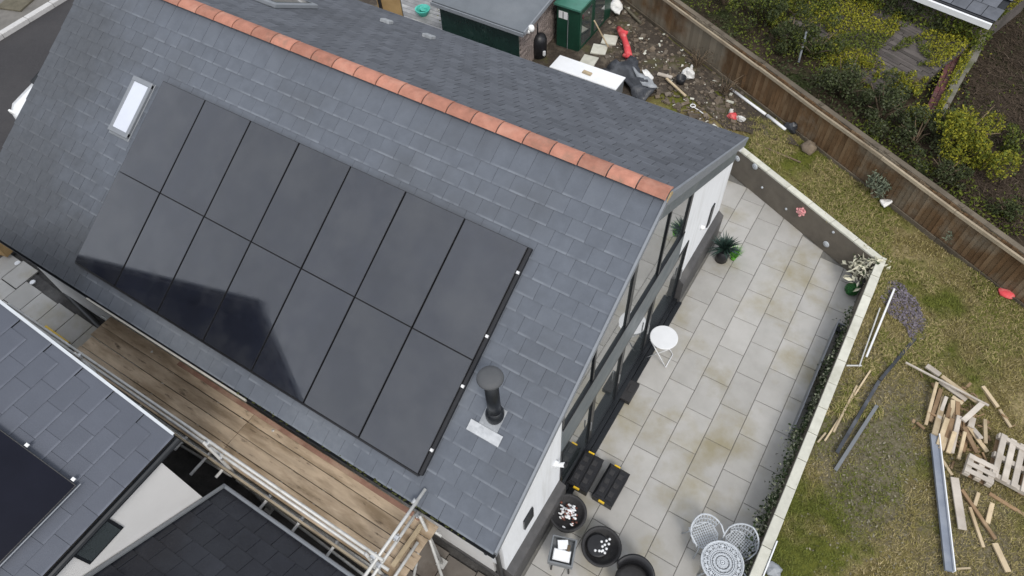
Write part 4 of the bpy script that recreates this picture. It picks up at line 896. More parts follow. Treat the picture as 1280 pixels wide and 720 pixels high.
o = b.build('pale_debris', m_coping, kind='stuff'); tag(o, 'pale broken bits scattered through the brown rubble', 'debris')
# ------------------------------------------------------------------ patio furniture
bt = thing('bistro_table', 'round white folding table on the patio by the glazed doors', 'table', (.22,.86,0))
b = MB(); b.lathe((.22,.86,.70),[(.0,0),(.255,0),(.268,.01),(.268,.022),(.26,.028),(.005,.028)],32); b.build('table_top', m_white, bt)
for s1 in (-1,1):
    for dyy in (-.17,.17):
        b = MB(); b.tube([(.22-.22*s1,.86+dyy,.0),(.22+.20*s1,.86+dyy,.70)],.011,8); b.build('leg', m_white, bt, True)
for xx in (.0,.44): b = MB(); b.tube([(xx,.69,.012),(xx,1.03,.012)],.010,8); b.build('stretcher', m_white, bt, True)
sp = thing('spiky_plant', 'spiky dark green plant in a black pot by the white gable end', 'plant', at(902,327,0))
p = at(901,325,0); b = MB(); b.lathe(p,[(.10,0),(.13,.02),(.135,.36),(.115,.36),(.11,.30),(.005,.30)],18); b.build('pot', m_black, sp, True)
b = MB()
for k in range(95):
    a = rnd(0,6.28); e = rnd(.15,1.45); l = rnd(.28,.48); d = Vector((math.cos(a)*math.cos(e),math.sin(a)*math.cos(e),math.sin(e))); o0 = p+Vector((0,0,.36)); s_ = d.cross(Vector((0,0,1))).normalized()*.016; m_ = o0+d*l*.55+Vector((0,0,.02)); t_ = o0+d*l-Vector((0,0,.05*math.cos(e)))
    b.add([o0-s_*.6,o0+s_*.6,m_+s_,m_-s_,t_],[(0,1,2,3),(3,2,4)])
b.build('leaves', m_spike, sp)
p = at(916,324,0); gp = thing('green_grass_pot', 'bright lime green tuft standing next to the black plant pot', 'plant', p)
b = MB(); b.lathe(p,[(.05,0),(.07,.10),(.06,.10),(.005,.08)],12); b.build('pot', m_lime, gp, True)
b = MB()
for k in range(320):
    a = rnd(0,6.28); d = Vector((math.cos(a)*rnd(.2,.8),math.sin(a)*rnd(.2,.8),1)).normalized(); l = rnd(.18,.38); o0 = p+Vector((rnd(-.04,.04),rnd(-.04,.04),.06)); s_ = d.orthogonal().normalized()*.009; b.add([o0-s_,o0+s_,o0+d*l],[(0,1,2)])
b.build('leaves', m_lime, gp)
p = at(1084,362,0); wp = thing('cream_leaf_plant', 'cream leaved bushy plant in a dark pot in the patio corner', 'plant', p)
b = MB(); b.lathe(p,[(.13,0),(.17,.02),(.19,.34),(.16,.34),(.15,.28),(.005,.28)],18); b.build('pot', m_rattan, wp, True)
def cl():
    a = rnd(0,6.28); r_ = abs(random.gauss(.24,.13)); return p+Vector((-.10+math.cos(a)*r_*1.1,math.sin(a)*r_+.08,.60+rnd(-.22,.26)-.3*r_)),(math.cos(a)*.5,math.sin(a)*.5,.8)
b = leafset(cl, 300, .16, None, .25, asp=.36); b.build('leaves', m_cleaf, wp)
b = leafset(cl, 90, .09, None, .2); b.build('inner_leaves', m_ivy, wp)
b = MB()
for k in range(9): a=k*.7; b.tube([p+Vector((0,0,.28)),p+Vector((math.cos(a)*.12,math.sin(a)*.12+.05,.62))],.006,5)
b.build('stem', m_twig, wp)
p = at(1062,366,0); b = MB(); b.blob(p+Vector((0,0,.14)),(.125,.125,.125),14,.08,0,1); gb = b.build('ball_core', m_ballgreen, None, True)
gbt = thing('leaf_ball', 'round green leafy ball on the patio in front of the cream leaved plant', 'plant', p)
gb.parent = gbt; gb.location = WL[gb.name]-WL[gbt.name]
def bl():
    q = Vector((random.gauss(0,1),random.gauss(0,1),random.gauss(0,1))).normalized(); return p+Vector((0,0,.14))+q*.135, q
b = leafset(bl, 420, .035, None, .3); b.build('leaves', m_ballgreen, gbt)
def toolbox(cx, cy, ang, label):
    t = thing('tool_box', label, 'tool box', (cx,cy,0), 'black tool boxes by the doors'); Mz = Matrix.Rotation(ang,3,'Z'); C_ = Vector((cx,cy,0))
    b = MB(); b.box(C_+Vector((0,0,.13)),(.37,.64,.24),Mz,0,.02); b.build('body', m_black, t)
    l = MB(); l.box(C_+Vector((0,0,.275)),(.40,.69,.07),Mz,0,.03); l.build('lid', m_black, t)
    for sx in (-.085,.085):
        b = MB(); b.box(C_+Mz@Vector((sx*1.08,0,.318)),(.145,.60,.03),Mz,0,.012); b.build('lid_ridge', m_black, t)
        for k in range(3):
            b = MB(); b.box(C_+Mz@Vector((sx,-.18+.18*k,.338)),(.09,.10,.014),Mz,0,.005); b.build('lid_rib', m_rattan, t)
    for sy in (-1,1): b = MB(); b.box(C_+Mz@Vector((-.06*sy if sy>0 else .0,sy*.353,.262)),(.11,.03,.07),Mz,0,.008); b.build('latch', m_yellow, t)
toolbox(.63,-2.09,-.02,'black tool box with yellow latches, the one further out on the paving')
toolbox(.13,-2.10,.02,'black tool box with yellow latches, tight against the glazed doors')
def bowl(cx, cy, r, label):
    t = thing('round_planter', label, 'planter', (cx,cy,0), 'round dark planters beside the gable')
    b = MB(); b.lathe((cx,cy,0),[(r*.74,0),(r*.78,.03),(r*.92,.30),(r*1.0,.33),(r*1.02,.36),(r*.97,.375),(r*.86,.36),(r*.82,.27),(.005,.26)],32); b.build('bowl', m_rattan, t, True); return t
bw = bowl(.23,-2.93,.325,'round dark planter heaped with white and reddish stones')
pm_ = [MB(),MB()]
for k in range(110):
    a = rnd(0,6.28); rr = abs(random.gauss(0,.105)); q = Vector((.24+math.cos(a)*rr,-2.92+math.sin(a)*rr,.30+.12*math.exp(-rr*rr/.012)*rnd(.5,1.2)))
    pm_[0 if random.random()<.66 else 1].blob(q,(rnd(.018,.044),rnd(.015,.026),.018),6,.3,0,k)
pm_[0].build('white_stones', m_white, bw, kind='stuff'); pm_[1].build('red_stones', m_woodchar, bw, kind='stuff')
bw2 = bowl(.98,-3.13,.33,'round dark planter holding a curved row of white balls')
b = MB(); b.lathe((.92,-3.14,.30),[(.0,0),(.19,0),(.19,.03),(.17,.045),(.0,.05)],24); b.build('inner_lid', m_black, bw2)
for (u,v) in ((762,674),(758,676),(752,677),(756,681),(761,680),(753,683),(758,686),(756,691),(752,689),(744,688),(749,688.5),(753.5,688)):
    p = at(u,v,.36); b = MB(); b.lathe(p,[(.003,-.024),(.017,-.017),(.024,0),(.017,.017),(.003,.024)],10); b.build('white_ball', m_white, bw2, True)
cx_, cy_ = at(703,690,.55)[:2]
tt = thing('grey_tub_stand', 'grey open tub on a black stand holding white papers', 'trolley', (cx_,cy_,0)); Mz = Matrix.Rotation(.32,3,'Z'); C_ = Vector((cx_,cy_,0))
b = MB(); b.box(C_+Vector((0,0,.50)),(.36,.40,.02),Mz)
for dx,dy_,sx,sy in ((-.19,0,.03,.44),(.19,0,.03,.44),(0,-.21,.36,.03),(0,.21,.36,.02)): b.box(C_+Mz@Vector((dx,dy_,.57)),(sx,sy,.16),Mz,0,.008)
b.build('tub', m_greyplastic, tt)
for sx in (-.13,.13):
    for sy in (-.15,.15): b = MB(); b.tube([C_+Mz@Vector((sx,sy,.49)),C_+Mz@Vector((sx*1.15,sy*1.15,.0))],.016,8); b.build('leg', m_black, tt, True)
b = MB(); b.box(C_+Mz@Vector((0,-.07,.60)),(.28,.18,.06),Mz@Matrix.Rotation(.08,3,'X'),0,.015); tag(b.build('white_box', m_white), 'white packet lying in the front of the grey tub', 'packet')
b = MB(); b.box(C_+Mz@Vector((-.01,.10,.61)),(.17,.15,.03),Mz@Matrix.Rotation(.25,3,'Z'),0,.006); tag(b.build('paper_stack', m_white), 'white papers lying at the back of the grey tub', 'papers')
b = MB(); b.box(C_+Mz@Vector((.09,.05,.615)),(.05,.12,.04),Mz,0,.006); tag(b.build('wire_bundle', m_twig), 'small dark wire bundle beside the white papers in the tub', 'wire')
# black curved chair at the bottom edge
cx_, cy_ = at(792,722,.4)[:2]; bc = thing('black_chair', 'black curved tub chair on the paving at the lower edge', 'chair', (cx_,cy_,0))
b = MB(); n = 16; vs=[]; 
for k in range(n+1):
    a = R(18)+R(150)*k/n; h = .66+.10*math.sin(R(180)*k/n)
    for rr, z in ((.25,.36),(.30,h),(.335,h-.01),(.29,.34)): vs.append((cx_+math.cos(a)*rr*1.02, cy_+math.sin(a)*rr-.06, z))
fs=[]
for k in range(n):
    for j in range(4): fs.append((k*4+j,k*4+(j+1)%4,(k+1)*4+(j+1)%4,(k+1)*4+j))
fs += [(3,2,1,0),tuple(n*4+j for j in range(4))]
b.add(vs,fs); b.build('backrest', m_black, bc, True)
b = MB(); b.lathe((cx_,cy_-.06,.34),[(.20,0),(.28,.02),(.28,.07),(.20,.09),(.005,.085)],20); b.build('seat', m_rattan, bc, True)
for a in (45,135,225,315): b = MB(); b.tube([(cx_+.18*math.cos(R(a)),cy_-.06+.18*math.sin(R(a)),.34),(cx_+.25*math.cos(R(a)),cy_-.06+.25*math.sin(R(a)),0)],.014,8); b.build('leg', m_black, bc, True)
b = MB(); p = at(787,490,.06); b.box(p,(.20,.46,.14),None,0,.012); b.box(p+Vector((.0,.04,.075)),(.10,.16,.02),None,0,.006); tag(b.build('door_step', m_rattan), 'small dark step block on the paving against the glazed doors', 'step')
# cast white bistro set
def pct(r0, r1, n, z, t, C_, mb, petals=True):
    for k in range(n):
        a = 2*math.pi*k/n; mb.beam(C_+Vector((math.cos(a)*r0,math.sin(a)*r0,z)),C_+Vector((math.cos(a+.25)*r1,math.sin(a+.25)*r1,z)),.016,t)
        mb.beam(C_+Vector((math.cos(a)*r0,math.sin(a)*r0,z)),C_+Vector((math.cos(a-.25)*r1,math.sin(a-.25)*r1,z)),.016,t)
def ring(mb, C_, r, z, t=.012, n=32): mb.tube([C_+Vector((math.cos(2*math.pi*k/n)*r,math.sin(2*math.pi*k/n)*r,z)) for k in range(n+1)],t,6,cap=False)
tcx, tcy = at(903,703,.68)[:2]; C_ = Vector((tcx,tcy,0)); ct = thing('cast_table', 'round white cast metal garden table with pierced top', 'table', C_)
b = MB()
for r_, t_ in ((.325,.016),(.30,.008),(.20,.010),(.175,.008),(.12,.012),(.085,.008),(.05,.012),(.02,.014)): ring(b,C_,r_,.68,t_)
pct(.20,.30,26,.68,.014,C_,b); pct(.05,.12,14,.68,.012,C_,b); pct(.12,.18,18,.68,.010,C_,b)
for k in range(16):
    a = 2*math.pi*k/16; b.blob(C_+Vector((math.cos(a)*.255,math.sin(a)*.255,.68)),(.03,.03,.010),8,.2,0,k)
b.build('table_top', m_castwhite, ct)
b = MB(); b.lathe(C_+Vector((0,0,.655)),[(.0,0),(.29,0),(.29,.008),(.0,.008)],24); b.build('under_plate', m_castgrey, ct)
for a in (40,130,220,310):
    v = Vector((math.cos(R(a)),math.sin(R(a)),0)); b = MB(); b.tube([C_+v*.20+Vector((0,0,.66)),C_+v*.09+Vector((0,0,.40)),C_+v*.12+Vector((0,0,.20)),C_+v*.28],[.016,.014,.014,.02],8); b.build('leg', m_castwhite, ct, True)
def cast_chair(cx, cy, ang, label):
    C_ = Vector((cx,cy,0)); Mz = Matrix.Rotation(ang,3,'Z'); T = lambda x,y,z: C_+Mz@Vector((x,y,z))
    t = thing('cast_chair', label, 'chair', C_, 'white cast garden chairs')
    b = MB(); out = [(-.19,-.17),(-.22,.06),(-.13,.19),(.13,.19),(.22,.06),(.19,-.17)]
    b.tube([T(x,y,.42) for x,y in out+out[:1]],.013,6)
    for k in range(-5,6):
        x = k*.038; b.beam(T(x,-.17+abs(x)*.1,.42),T(x,.18-max(0,abs(x)-.12)*1.4,.42),.013,.012)
    for k in range(-4,5): y = k*.04; b.beam(T(-.19,y,.415),T(.19,y,.415),.012,.010)
    b.build('seat', m_castwhite, t)
    b = MB(); n = 12; topp = [T(math.cos(R(200)+R(140)*k/n)*.27, math.sin(R(200)+R(140)*k/n)*.27+.04, .78-.16*abs(k/n-.5)*1.6) for k in range(n+1)]
    lowp = [T(math.cos(R(200)+R(140)*k/n)*.235, math.sin(R(200)+R(140)*k/n)*.215+.02, .44) for k in range(n+1)]
    b.tube(topp,.015,6); b.tube(lowp,.011,6); b.tube([(p+q)/2 for p,q in zip(topp,lowp)],.008,6)
    for k in range(n+1): b.tube([lowp[k],topp[k]],.008,5)
    for k in range(n): b.tube([lowp[k],topp[k+1]],.006,5)
    b.build('backrest', m_castwhite, t)
    for s_ in (-1,1):
        b = MB(); b.tube([topp[0] if s_<0 else topp[-1], T(s_*.27,.0,.64), T(s_*.25,.15,.62), T(s_*.22,.17,.42)],.013,6); b.build('arm', m_castwhite, t, True)
        for y in (-.16,.16): b = MB(); b.tube([T(s_*.17,y,.41),T(s_*.15,y*1.05,.2),T(s_*.22,y*1.35,0)],[.014,.011,.013],6); b.build('leg', m_castwhite, t, True)
a1 = at(880,668,.42); cast_chair(a1.x,a1.y, math.atan2(tcy-a1.y,tcx-a1.x)-R(90), 'white cast garden chair on the house side of the pierced table')
a1 = at(924,680,.42); cast_chair(a1.x,a1.y, math.atan2(tcy-a1.y,tcx-a1.x)-R(90), 'white cast garden chair pushed against the ivy by the low wall')
a1 = at(912,736,.42); cast_chair(a1.x,a1.y, math.atan2(tcy-a1.y,tcx-a1.x)-R(90), 'white cast garden chair just showing at the lower picture edge')
# ------------------------------------------------------------------ things lying on the lawn
ch = thing('steel_channel', 'long blue grey steel channel with a bright edge lying on the lawn', 'steel channel', at(1177,628,LZ))
p, q = at(1167,543,LZ+.09), at(1186,714,LZ+.09)
b = MB(); b.beam(p,q,.115,.05); b.build('web', m_bluesteel, ch)
d_ = (q-p).normalized().cross(Vector((0,0,1))); d_ = d_ if d_.x>0 else -d_
b = MB(); b.beam(p+d_*.066+Vector((0,0,.02)),q+d_*.066+Vector((0,0,.02)),.016,.10); b.build('flange', m_white, ch)
PL = [ (1132,453,1236,507,.035,.03,m_timber_grey,.22,'long thin pale batten sticking out from the timber heap'),
 (1158,457,1175,469,.10,.04,m_timber_grey,.18,'short broad board end at the upper tip of the timber heap'),
 (1177,470,1226,506,.075,.03,m_timber,.15,'pale board running beneath the long thin batten'),
 (1175,476,1208,500,.11,.03,m_timber_grey,.10,'wide grey board at the top of the timber heap'),
 (1190,496,1203,505,.07,.04,m_timber,.14,'short pale offcut beside the wide grey board'),
 (1228,504,1204,526,.09,.04,m_timber_grey,.20,'broad grey board lying crosswise at the heap top right'),
 (1228,483,1247,509,.065,.05,m_timber,.04,'pale post length lying on the grass right of the heap'),
 (1249,512,1263,534,.055,.04,m_timber,.03,'lower half of the broken post right of the heap'),
 (1177,574,1190,594,.05,.03,m_timber,.03,'thin lath next to the steel channel top'),
 (1193,597,1203,662,.13,.03,m_timber_grey,.06,'broad tapered grey board pointing down beside the steel channel'),
 (1202,612,1244,674,.055,.04,m_timber_brown,.05,'long brown batten running below the small pallet'),
 (1212,634,1229,684,.05,.04,m_timber,.03,'pale batten crossing under the long brown batten'),
 (1223,616,1218,632,.055,.04,m_timber,.04,'short pale block below the small pallet'),
 (1240,629,1234,654,.07,.04,m_timber,.04,'short pale board near the bottom right lawn'),
 (1243,679,1260,715,.09,.04,m_timber,.04,'pale board lying alone at the bottom right corner'),
 (1195,711,1213,710,.03,.02,m_timber,.02,'small lath by the lower end of the steel channel'),
 (1088,463,1031,551,.03,.025,m_timber,.04,'long pale cane on the soil beside the garden wall'),
 (1071,482,1042,540,.035,.025,m_timber,.06,'second shorter cane crossing the long pale cane'),
 (1032,541,1022,553,.03,.025,m_timber,.05,'broken tip of cane near the garden wall'),
 (1118,361,1083,446,.035,.03,m_whitemetal,.10,'white pole lying over the purple slate chippings'),
 (1100,385,1074,458,.025,.025,m_tube,.06,'thin grey rod parallel to the white pole'),
 (1077,457,1058,457,.025,.025,m_tube,.05,'short grey rod end reaching to the garden wall'),
 (1096,507,1044,588,.06,.04,m_greyplastic,.05,'dark grey channel length lying on the stony soil'),
 (1143,424,1100,475,.06,.03,m_bag,.06,'thin dark pipe running from the grass onto the soil'),
 (1099,476,1046,566,.06,.03,m_bag,.07,'thin dark pipe end on the stony soil')]
for (u0,v0,u1,v1,w,t,mt,dz,lab) in PL: plank(u0,v0,u1,v1,w,t,mt,LZ+dz,None,lab)
b = MB(); b.blob(at(966,712,LZ+.05),(.15,.11,.08),10,.5,0,5); tag(b.build('grey_stone', m_lead), 'pale grey stone piece on the lawn at the wall foot', 'stone')
# heap of broken timber
grp = 'broken timber in the heap'
HP = [(1171,478,1157,531),(1176,486,1163,527),(1183,496,1174,520),(1180,497,1168,543),(1188,505,1181,532),(1191,500,1190,524),(1178,518,1170,538),(1174,520,1169,543),(1184,523,1173,556),(1190,523,1180,561),(1183,520,1178,535),(1195,512,1187,560),(1199,520,1189,566),(1206,540,1198,574),(1205,534,1221,566),(1210,532,1234,565),(1201,513,1211,512),(1216,522,1213,534),(1231,524,1232,554),(1197,502,1197,520),(1193,540,1185,566),(1190,548,1184,562),(1215,535,1226,548),(1187,530,1176,562)]
TL = ['pale','dark brown','grey','pale','dark brown']
cols = [m_timber,m_timber_brown,m_timber_grey,m_timber,m_timber_brown]
for i,(u0,v0,u1,v1) in enumerate(HP):
    plank(u0,v0,u1,v1,rnd(.05,.10),rnd(.03,.05),cols[i%5],LZ+.05+.13*random.random(),LZ+.04+.10*random.random(),TL[i%5]+' broken timber length in the heap at the steel channel end','plank','broken_timber',grp)
for i in range(16):   # lower layer of the same heap
    u, v = rnd(1180,1215), rnd(505,552); a = rnd(1.3,2.1); l = rnd(15,35)
    plank(u-math.cos(a)*l/2,v-math.sin(a)*l/2,u+math.cos(a)*l/2,v+math.sin(a)*l/2,rnd(.05,.10),.04,m_timber_brown,LZ+.03,LZ+.05,'brown broken timber length at the bottom of the heap','plank','broken_timber',grp)
b = MB()
for k in range(70):
    u, v = random.gauss(1195,24), random.gauss(535,28); p = at(u,v,LZ)
    if u < 1180 and v > 538: continue
    p.z = lawn_h(p.x,p.y)+rnd(.01,.10); b.box(p,(rnd(.06,.22),rnd(.015,.05),rnd(.012,.03)),Matrix.Rotation(rnd(0,3.1),3,'Z')@Matrix.Rotation(rnd(-.3,.3),3,'Y'))
tag(b.build('timber_splinters', m_timber_brown, kind='stuff'), 'splinters and small broken bits in and around the timber heap', 'splinters')
def pallet(cu, cv, ang, L_, W_, nb_, lab, tilt=0., z=.0, mat=m_timber_grey):
    c = at(cu,cv,LZ+.08+z); t = thing('pallet', lab, 'pallet', c); Mz = Matrix.Rotation(ang,3,'Z') @ Matrix.Rotation(tilt,3,'X')
    for k in range(nb_):
        y = -W_/2+W_*(k+.5)/nb_; b = MB(); b.box(c+Mz@Vector((0,y,.065)),(L_,W_/nb_*.62,.022),Mz,0,.003); b.build('deck_board', mat, t)
    for x in (-L_/2+.05,0,L_/2-.05): b = MB(); b.box(c+Mz@Vector((x,0,.012)),(.09,W_,.08),Mz,0,.004); b.build('bearer', mat, t)
    for y in (-W_/2+.06,W_/2-.06): b = MB(); b.box(c+Mz@Vector((0,y,-.04)),(L_,.09,.022),Mz,0,.003); b.build('base_board', m_timber_brown, t)
d0 = at(1225,590,LZ); d1 = at(1245,600,LZ); ang = math.atan2(d1.y-d0.y, d1.x-d0.x)
pallet(1224,588,ang,.44,.40,3,'small pale pallet with two square gaps lying by the timber heap', 0, .10)
pallet(1264,580,ang+R(92),.85,.62,4,'large grey pallet leaning at the right edge beside the small pallet', .12, .06)
plank(1248,543,1285,566,.07,.06,m_timber_grey,LZ+.20,None,'thick grey beam end lying over the large pallet')
plank(1236,617,1290,650,.06,.05,m_timber_brown,LZ+.03,None,'brown beam under the large pallet edge')
# purple slate chippings
b = MB(); c0 = at(1128,388,LZ)
for k in range(3600):
    u, v = rnd(1098,1165), rnd(348,432)
    q = Vector((u*.06,v*.06,0)); lim = 1+.9*mnoise.noise(q)
    a0, a1 = (u-1130)*.83-(v-388)*-.56*-1, (u-1130)*.56+(v-388)*.83
    if (a0/17)**2+(a1/40)**2 > lim: continue
    p = at(u,v,LZ); p.z = lawn_h(p.x,p.y)+.02+rnd(0,.03); s_ = rnd(.014,.042)
    b.box(p,(s_,s_*rnd(.4,.9),.006),Matrix.Rotation(rnd(0,3.1),3,'Z')@Matrix.Rotation(random.gauss(0,.25),3,'X'))
tag(b.build('slate_chippings', m_purple, kind='stuff'), 'patch of purple grey slate chippings in the lawn by the wall corner', 'chippings')
# stones and chips on the soil
b = MB()
for k in range(1500):
    u, v = random.gauss(1090,55), random.gauss(590,75)
    if not (985 < u < 1240): continue
    p = at(u,v,LZ)
    if p.x < RX+.25: continue
    p.z = lawn_h(p.x,p.y)+.015; s_ = abs(random.gauss(0,.008))+.006; b.box(p,(s_*rnd(1,2.2),s_,s_*.6),Matrix.Rotation(rnd(0,3.1),3,'Z')@Matrix.Rotation(rnd(-.4,.4),3,'X'))
tag(b.build('stone_chips', m_stone, kind='stuff'), 'pale stone and wood chips scattered over the worn lawn', 'chips')
# grass
b = MB(); cnt = 0
while cnt < 34000:
    if random.random() < .55: u, v = rnd(930,1300), rnd(150,745)
    else: u, v = rnd(820,1300), rnd(95,480)
    p = at(u,v,LZ)
    if in_pit(p+Vector((-.06,0,0))) or fence_side(p) > -.04: continue
    dns = mnoise.noise(p*.7+Vector((3,1,0)))+.4*mnoise.noise(p*2.3)
    soil = ((u-1085)/60)**2+((v-585)/80)**2 < 1 or (u < 905 and v < 150)
    if random.random() > (.75+.6*dns)*(.35 if soil else 1): continue
    p.z = lawn_h(p.x,p.y)+.002; h = rnd(.025,.075)*(1+max(0,dns)); cnt += 1
    for j in range(3):
        a = rnd(0,6.28); w = rnd(.004,.009); d = Vector((math.cos(a),math.sin(a),0)); s_ = Vector((-d.y,d.x,0))*w; ln_ = h*rnd(.5,1.3); o0 = p+d*rnd(0,.03)
        b.add([o0-s_,o0+s_,o0+d*ln_*rnd(.5,1.1)+Vector((0,0,ln_*rnd(.35,.9)))],[(0,1,2)])
tag(b.build('grass', m_grass, kind='stuff'), 'rough mossy yellow green grass covering the lawn', 'grass')
b = MB(); cnt = 0
while cnt < 2300:
    u, v = rnd(930,1300), rnd(150,520)
    p = at(u,v,LZ)
    if in_pit(p+Vector((-.1,0,0))) or fence_side(p) > -.06: continue
    if mnoise.noise(p*.9+Vector((7,2,0)))+.3*mnoise.noise(p*3) < -.02: continue
    if (u-1130)**2/900+(v-390)**2/1800 < 1: continue
    cnt += 1; p.z = lawn_h(p.x,p.y); lean = rnd(0,6.28)
    for j in range(11):
        a = lean+random.gauss(0,.9); d = Vector((math.cos(a),math.sin(a),0)); s_ = Vector((-d.y,d.x,0))*rnd(.004,.008); l = rnd(.07,.19); o0 = p+Vector((rnd(-.03,.03),rnd(-.03,.03),0)); m_ = o0+d*l*.45+Vector((0,0,l*rnd(.25,.5)))
        b.add([o0-s_,o0+s_,m_+s_*.8,m_-s_*.8,o0+d*l+Vector((0,0,l*rnd(.1,.35)))],[(0,1,2,3),(3,2,4)])
tag(b.build('dry_grass', m_straw, kind='stuff'), 'straw coloured dry grass tufts leaning over the lawn', 'grass')
# ------------------------------------------------------------------ bushes by the fence
def bush(name, c, rx, ry, h, n, size, mat, label, cat='bush', stems=10, group=None, asp=.35, dead=False):
    t = thing(name, label, cat, c, group); b = MB(); tips = []
    for k in range(stems):
        a = rnd(0,6.28); r_ = rnd(.2,1); tip = c+Vector((math.cos(a)*rx*r_,math.sin(a)*ry*r_,h*rnd(.45,1))); mid = c.lerp(tip,.5)+Vector((rnd(-.05,.05),rnd(-.05,.05),.08)); tips.append((mid,tip)); b.tube([c+Vector((rnd(-.04,.04),rnd(-.04,.04),-.02)),mid,tip],[.014,.009,.004],5)
    b.build('stem', m_twig, t)
    def f():
        m_, tp = random.choice(tips); k = rnd(.1,1.15); q = m_.lerp(tp,k)+Vector((random.gauss(0,.06)*rx*2,random.gauss(0,.06)*ry*2,random.gauss(0,.05))); return q, (q-c).normalized()
    b = leafset(f, n, size, None, 0, asp=asp); b.build('foliage', mat, t); return t
bush('grey_green_bush', at(1090,248,LZ), .42,.42,.62,520,.085,m_silver,'grey green bush growing by the middle of the fence')
bush('grey_green_bush', at(1183,303,LZ), .28,.28,.45,300,.08,m_silver,'smaller grey green clump at the fence foot further right',asp=.22)
bush('dead_weed', at(905,118,LZ), .5,.4,.5,300,.05,m_bracken,'brown dead weeds before the upper fence',asp=.25,stems=26)
bush('dead_weed', at(870,85,LZ), .5,.4,.5,260,.05,m_bracken,'brown dead weeds beside the white plastic bag',asp=.25,stems=26)
bush('dead_weed', at(940,108,LZ), .45,.35,.5,260,.05,m_bracken,'brown dead weeds above the long white pipe',asp=.25,stems=22)
# ------------------------------------------------------------------ overgrown ground beyond the fence
def wz(p): return wild_h(p.x,p.y)
def atw(u,v,dz=0):
    p = at(u,v,.3); return Vector((p.x,p.y,wz(p)+dz))
# old slatted stone-grey slope showing through the ivy
osl = thing('old_slatted_roof', 'low weathered grey slatted roof overgrown with yellow green ivy beyond the fence', 'roof', at(1110,60,.3))
cs0 = at(1105,62,.3); dx_ = Vector((.93,-.36,0)).normalized(); dyv = Vector((.36,.93,0))
bd = MB(); bd.prism([cs0-dx_*2.5-dyv*1.9+Vector((0,0,-.1)),cs0+dx_*1.55-dyv*1.9+Vector((0,0,-.1)),cs0+dx_*1.55+dyv*3.6+Vector((0,0,.9)),cs0-dx_*2.5+dyv*3.6+Vector((0,0,.9))],(0,0,-.5)); bd.build('base', m_oldslat, osl)
for k in range(66):
    y = -1.9+k*.083; xx = -2.5
    while xx < 1.5:
        w = min(rnd(.85,1.5),1.55-xx); 
        if w < .15: break
        p = cs0+dx_*(xx+w/2)+dyv*y+Vector((0,0,-.1+(y+1.9)/5.5*1.0+.02+rnd(-.01,.01)))
        b = MB(); b.box(p,(w-.02,.105,.03),Matrix((dx_,dyv,Vector((0,0,1)))).transposed()@Matrix.Rotation(R(8),3,'X')@Matrix.Rotation(rnd(-.02,.02),3,'Z')); b.build('slat', m_oldslat, osl); xx += w
# ivy patches growing over those slats
def slat_z(p): return cs0.z-.1+((p-cs0).dot(dyv)+1.9)/5.5+.05
def osl_pt():
    while True:
        x, y = rnd(-2.4,1.55), rnd(-1.9,3.5); p = cs0+dx_*x+dyv*y
        m_ = mnoise.noise(Vector((x*1.5,y*.62,2.2)))+.35*mnoise.noise(Vector((x*4,y*3,9)))
        if m_ < .03: continue
        p.z = slat_z(p)+rnd(0,.10)*(1+m_); return p, (0,0,1)
b = leafset(osl_pt, 15000, .062, None, .15); b.m = [0 if mnoise.noise(b.v[f[0]]*.9+Vector((4,0,0))) > -.12 else 1 for f in b.f]
o = b.build('creeping_ivy', [m_yivy,m_green], kind='stuff'); tag(o, 'yellow green ivy creeping in patches over the old grey slats', 'ivy')
# ruined wall: red brick face, mossy grey top
rwl = thing('ruined_wall', 'old wall with mossy grey top and dark red brick side beyond the fence', 'wall', at(1200,85,.3))
pA, pB = at(1172,146,.50), at(1246,14,.70); wdv = (pB-pA); wl_len = wdv.length; wdv.normalize(); wside = Vector((-wdv.y,wdv.x,0)).normalized()
if wside.x > 0: wside = -wside
b = MB(); b.beam(pA+Vector((0,0,-.35)),pB+wdv*2+Vector((0,0,-.35)),.20,.76); b.build('wall_body', m_concrete, rwl)
t0 = 0
while t0 < wl_len+2:
    l0 = rnd(.35,.8); b = MB(); q = pA+wdv*(t0+l0/2)+wside*rnd(-.02,.02)+Vector((0,0,.06+rnd(-.015,.02)))
    b.box(q,(l0-.015,.24+rnd(-.05,.03),.06),Matrix((wdv,wside,Vector((0,0,1)))).transposed()@Matrix.Rotation(rnd(-.05,.05),3,'Z')@Matrix.Rotation(rnd(-.05,.05),3,'X'),0,.018); b.build('cap_stone', m_concrete, rwl); t0 += l0
rA, rB = at(1163,146,.42), at(1206,48,.60); rdv = (rB-rA); rl = rdv.length; rdv.normalize(); rsd = Vector((-rdv.y,rdv.x,0)).normalized()
b = MB(); b.beam(rA+Vector((0,0,-.35)),rB+Vector((0,0,-.35)),.30,.66); b.build('brick_core', m_redbrick, rwl)
bme = None; Mq = Matrix((rdv,rsd,rdv.cross(rsd))).transposed()
for k in range(int(rl/.235)):
    for j in range(3):
        c = rA+rdv*(.11+k*.235+(.11 if j%2 else 0))+rsd*((j-1)*.115)+Vector((0,0,.0))
        if bme is None:
            q = MB(); q.box((0,0,0),(.22,.105,.07),None,0,.006); o = q.build('brick', m_redbrick, rwl, origin=(0,0,0)); bme = o.data; o.location = c-WL[rwl.name]; o.rotation_euler = Mq.to_euler()
        else: link('brick', bme, c, rwl, rot=Mq.to_euler())
def rw_pt():
    while True:
        t_ = rnd(0,1); q = (rA.lerp(rB,t_)).lerp(pA.lerp(pB,t_*.93),rnd(.22,1.02)); m_ = mnoise.noise(Vector((t_*7,q.x*2,1)))
        if m_ < -.18: continue
        if random.random() < .12: q = rA.lerp(rB,t_)+rsd*random.gauss(0,.25)
        q.z += rnd(-.05,.16); return q,(0,0,1)
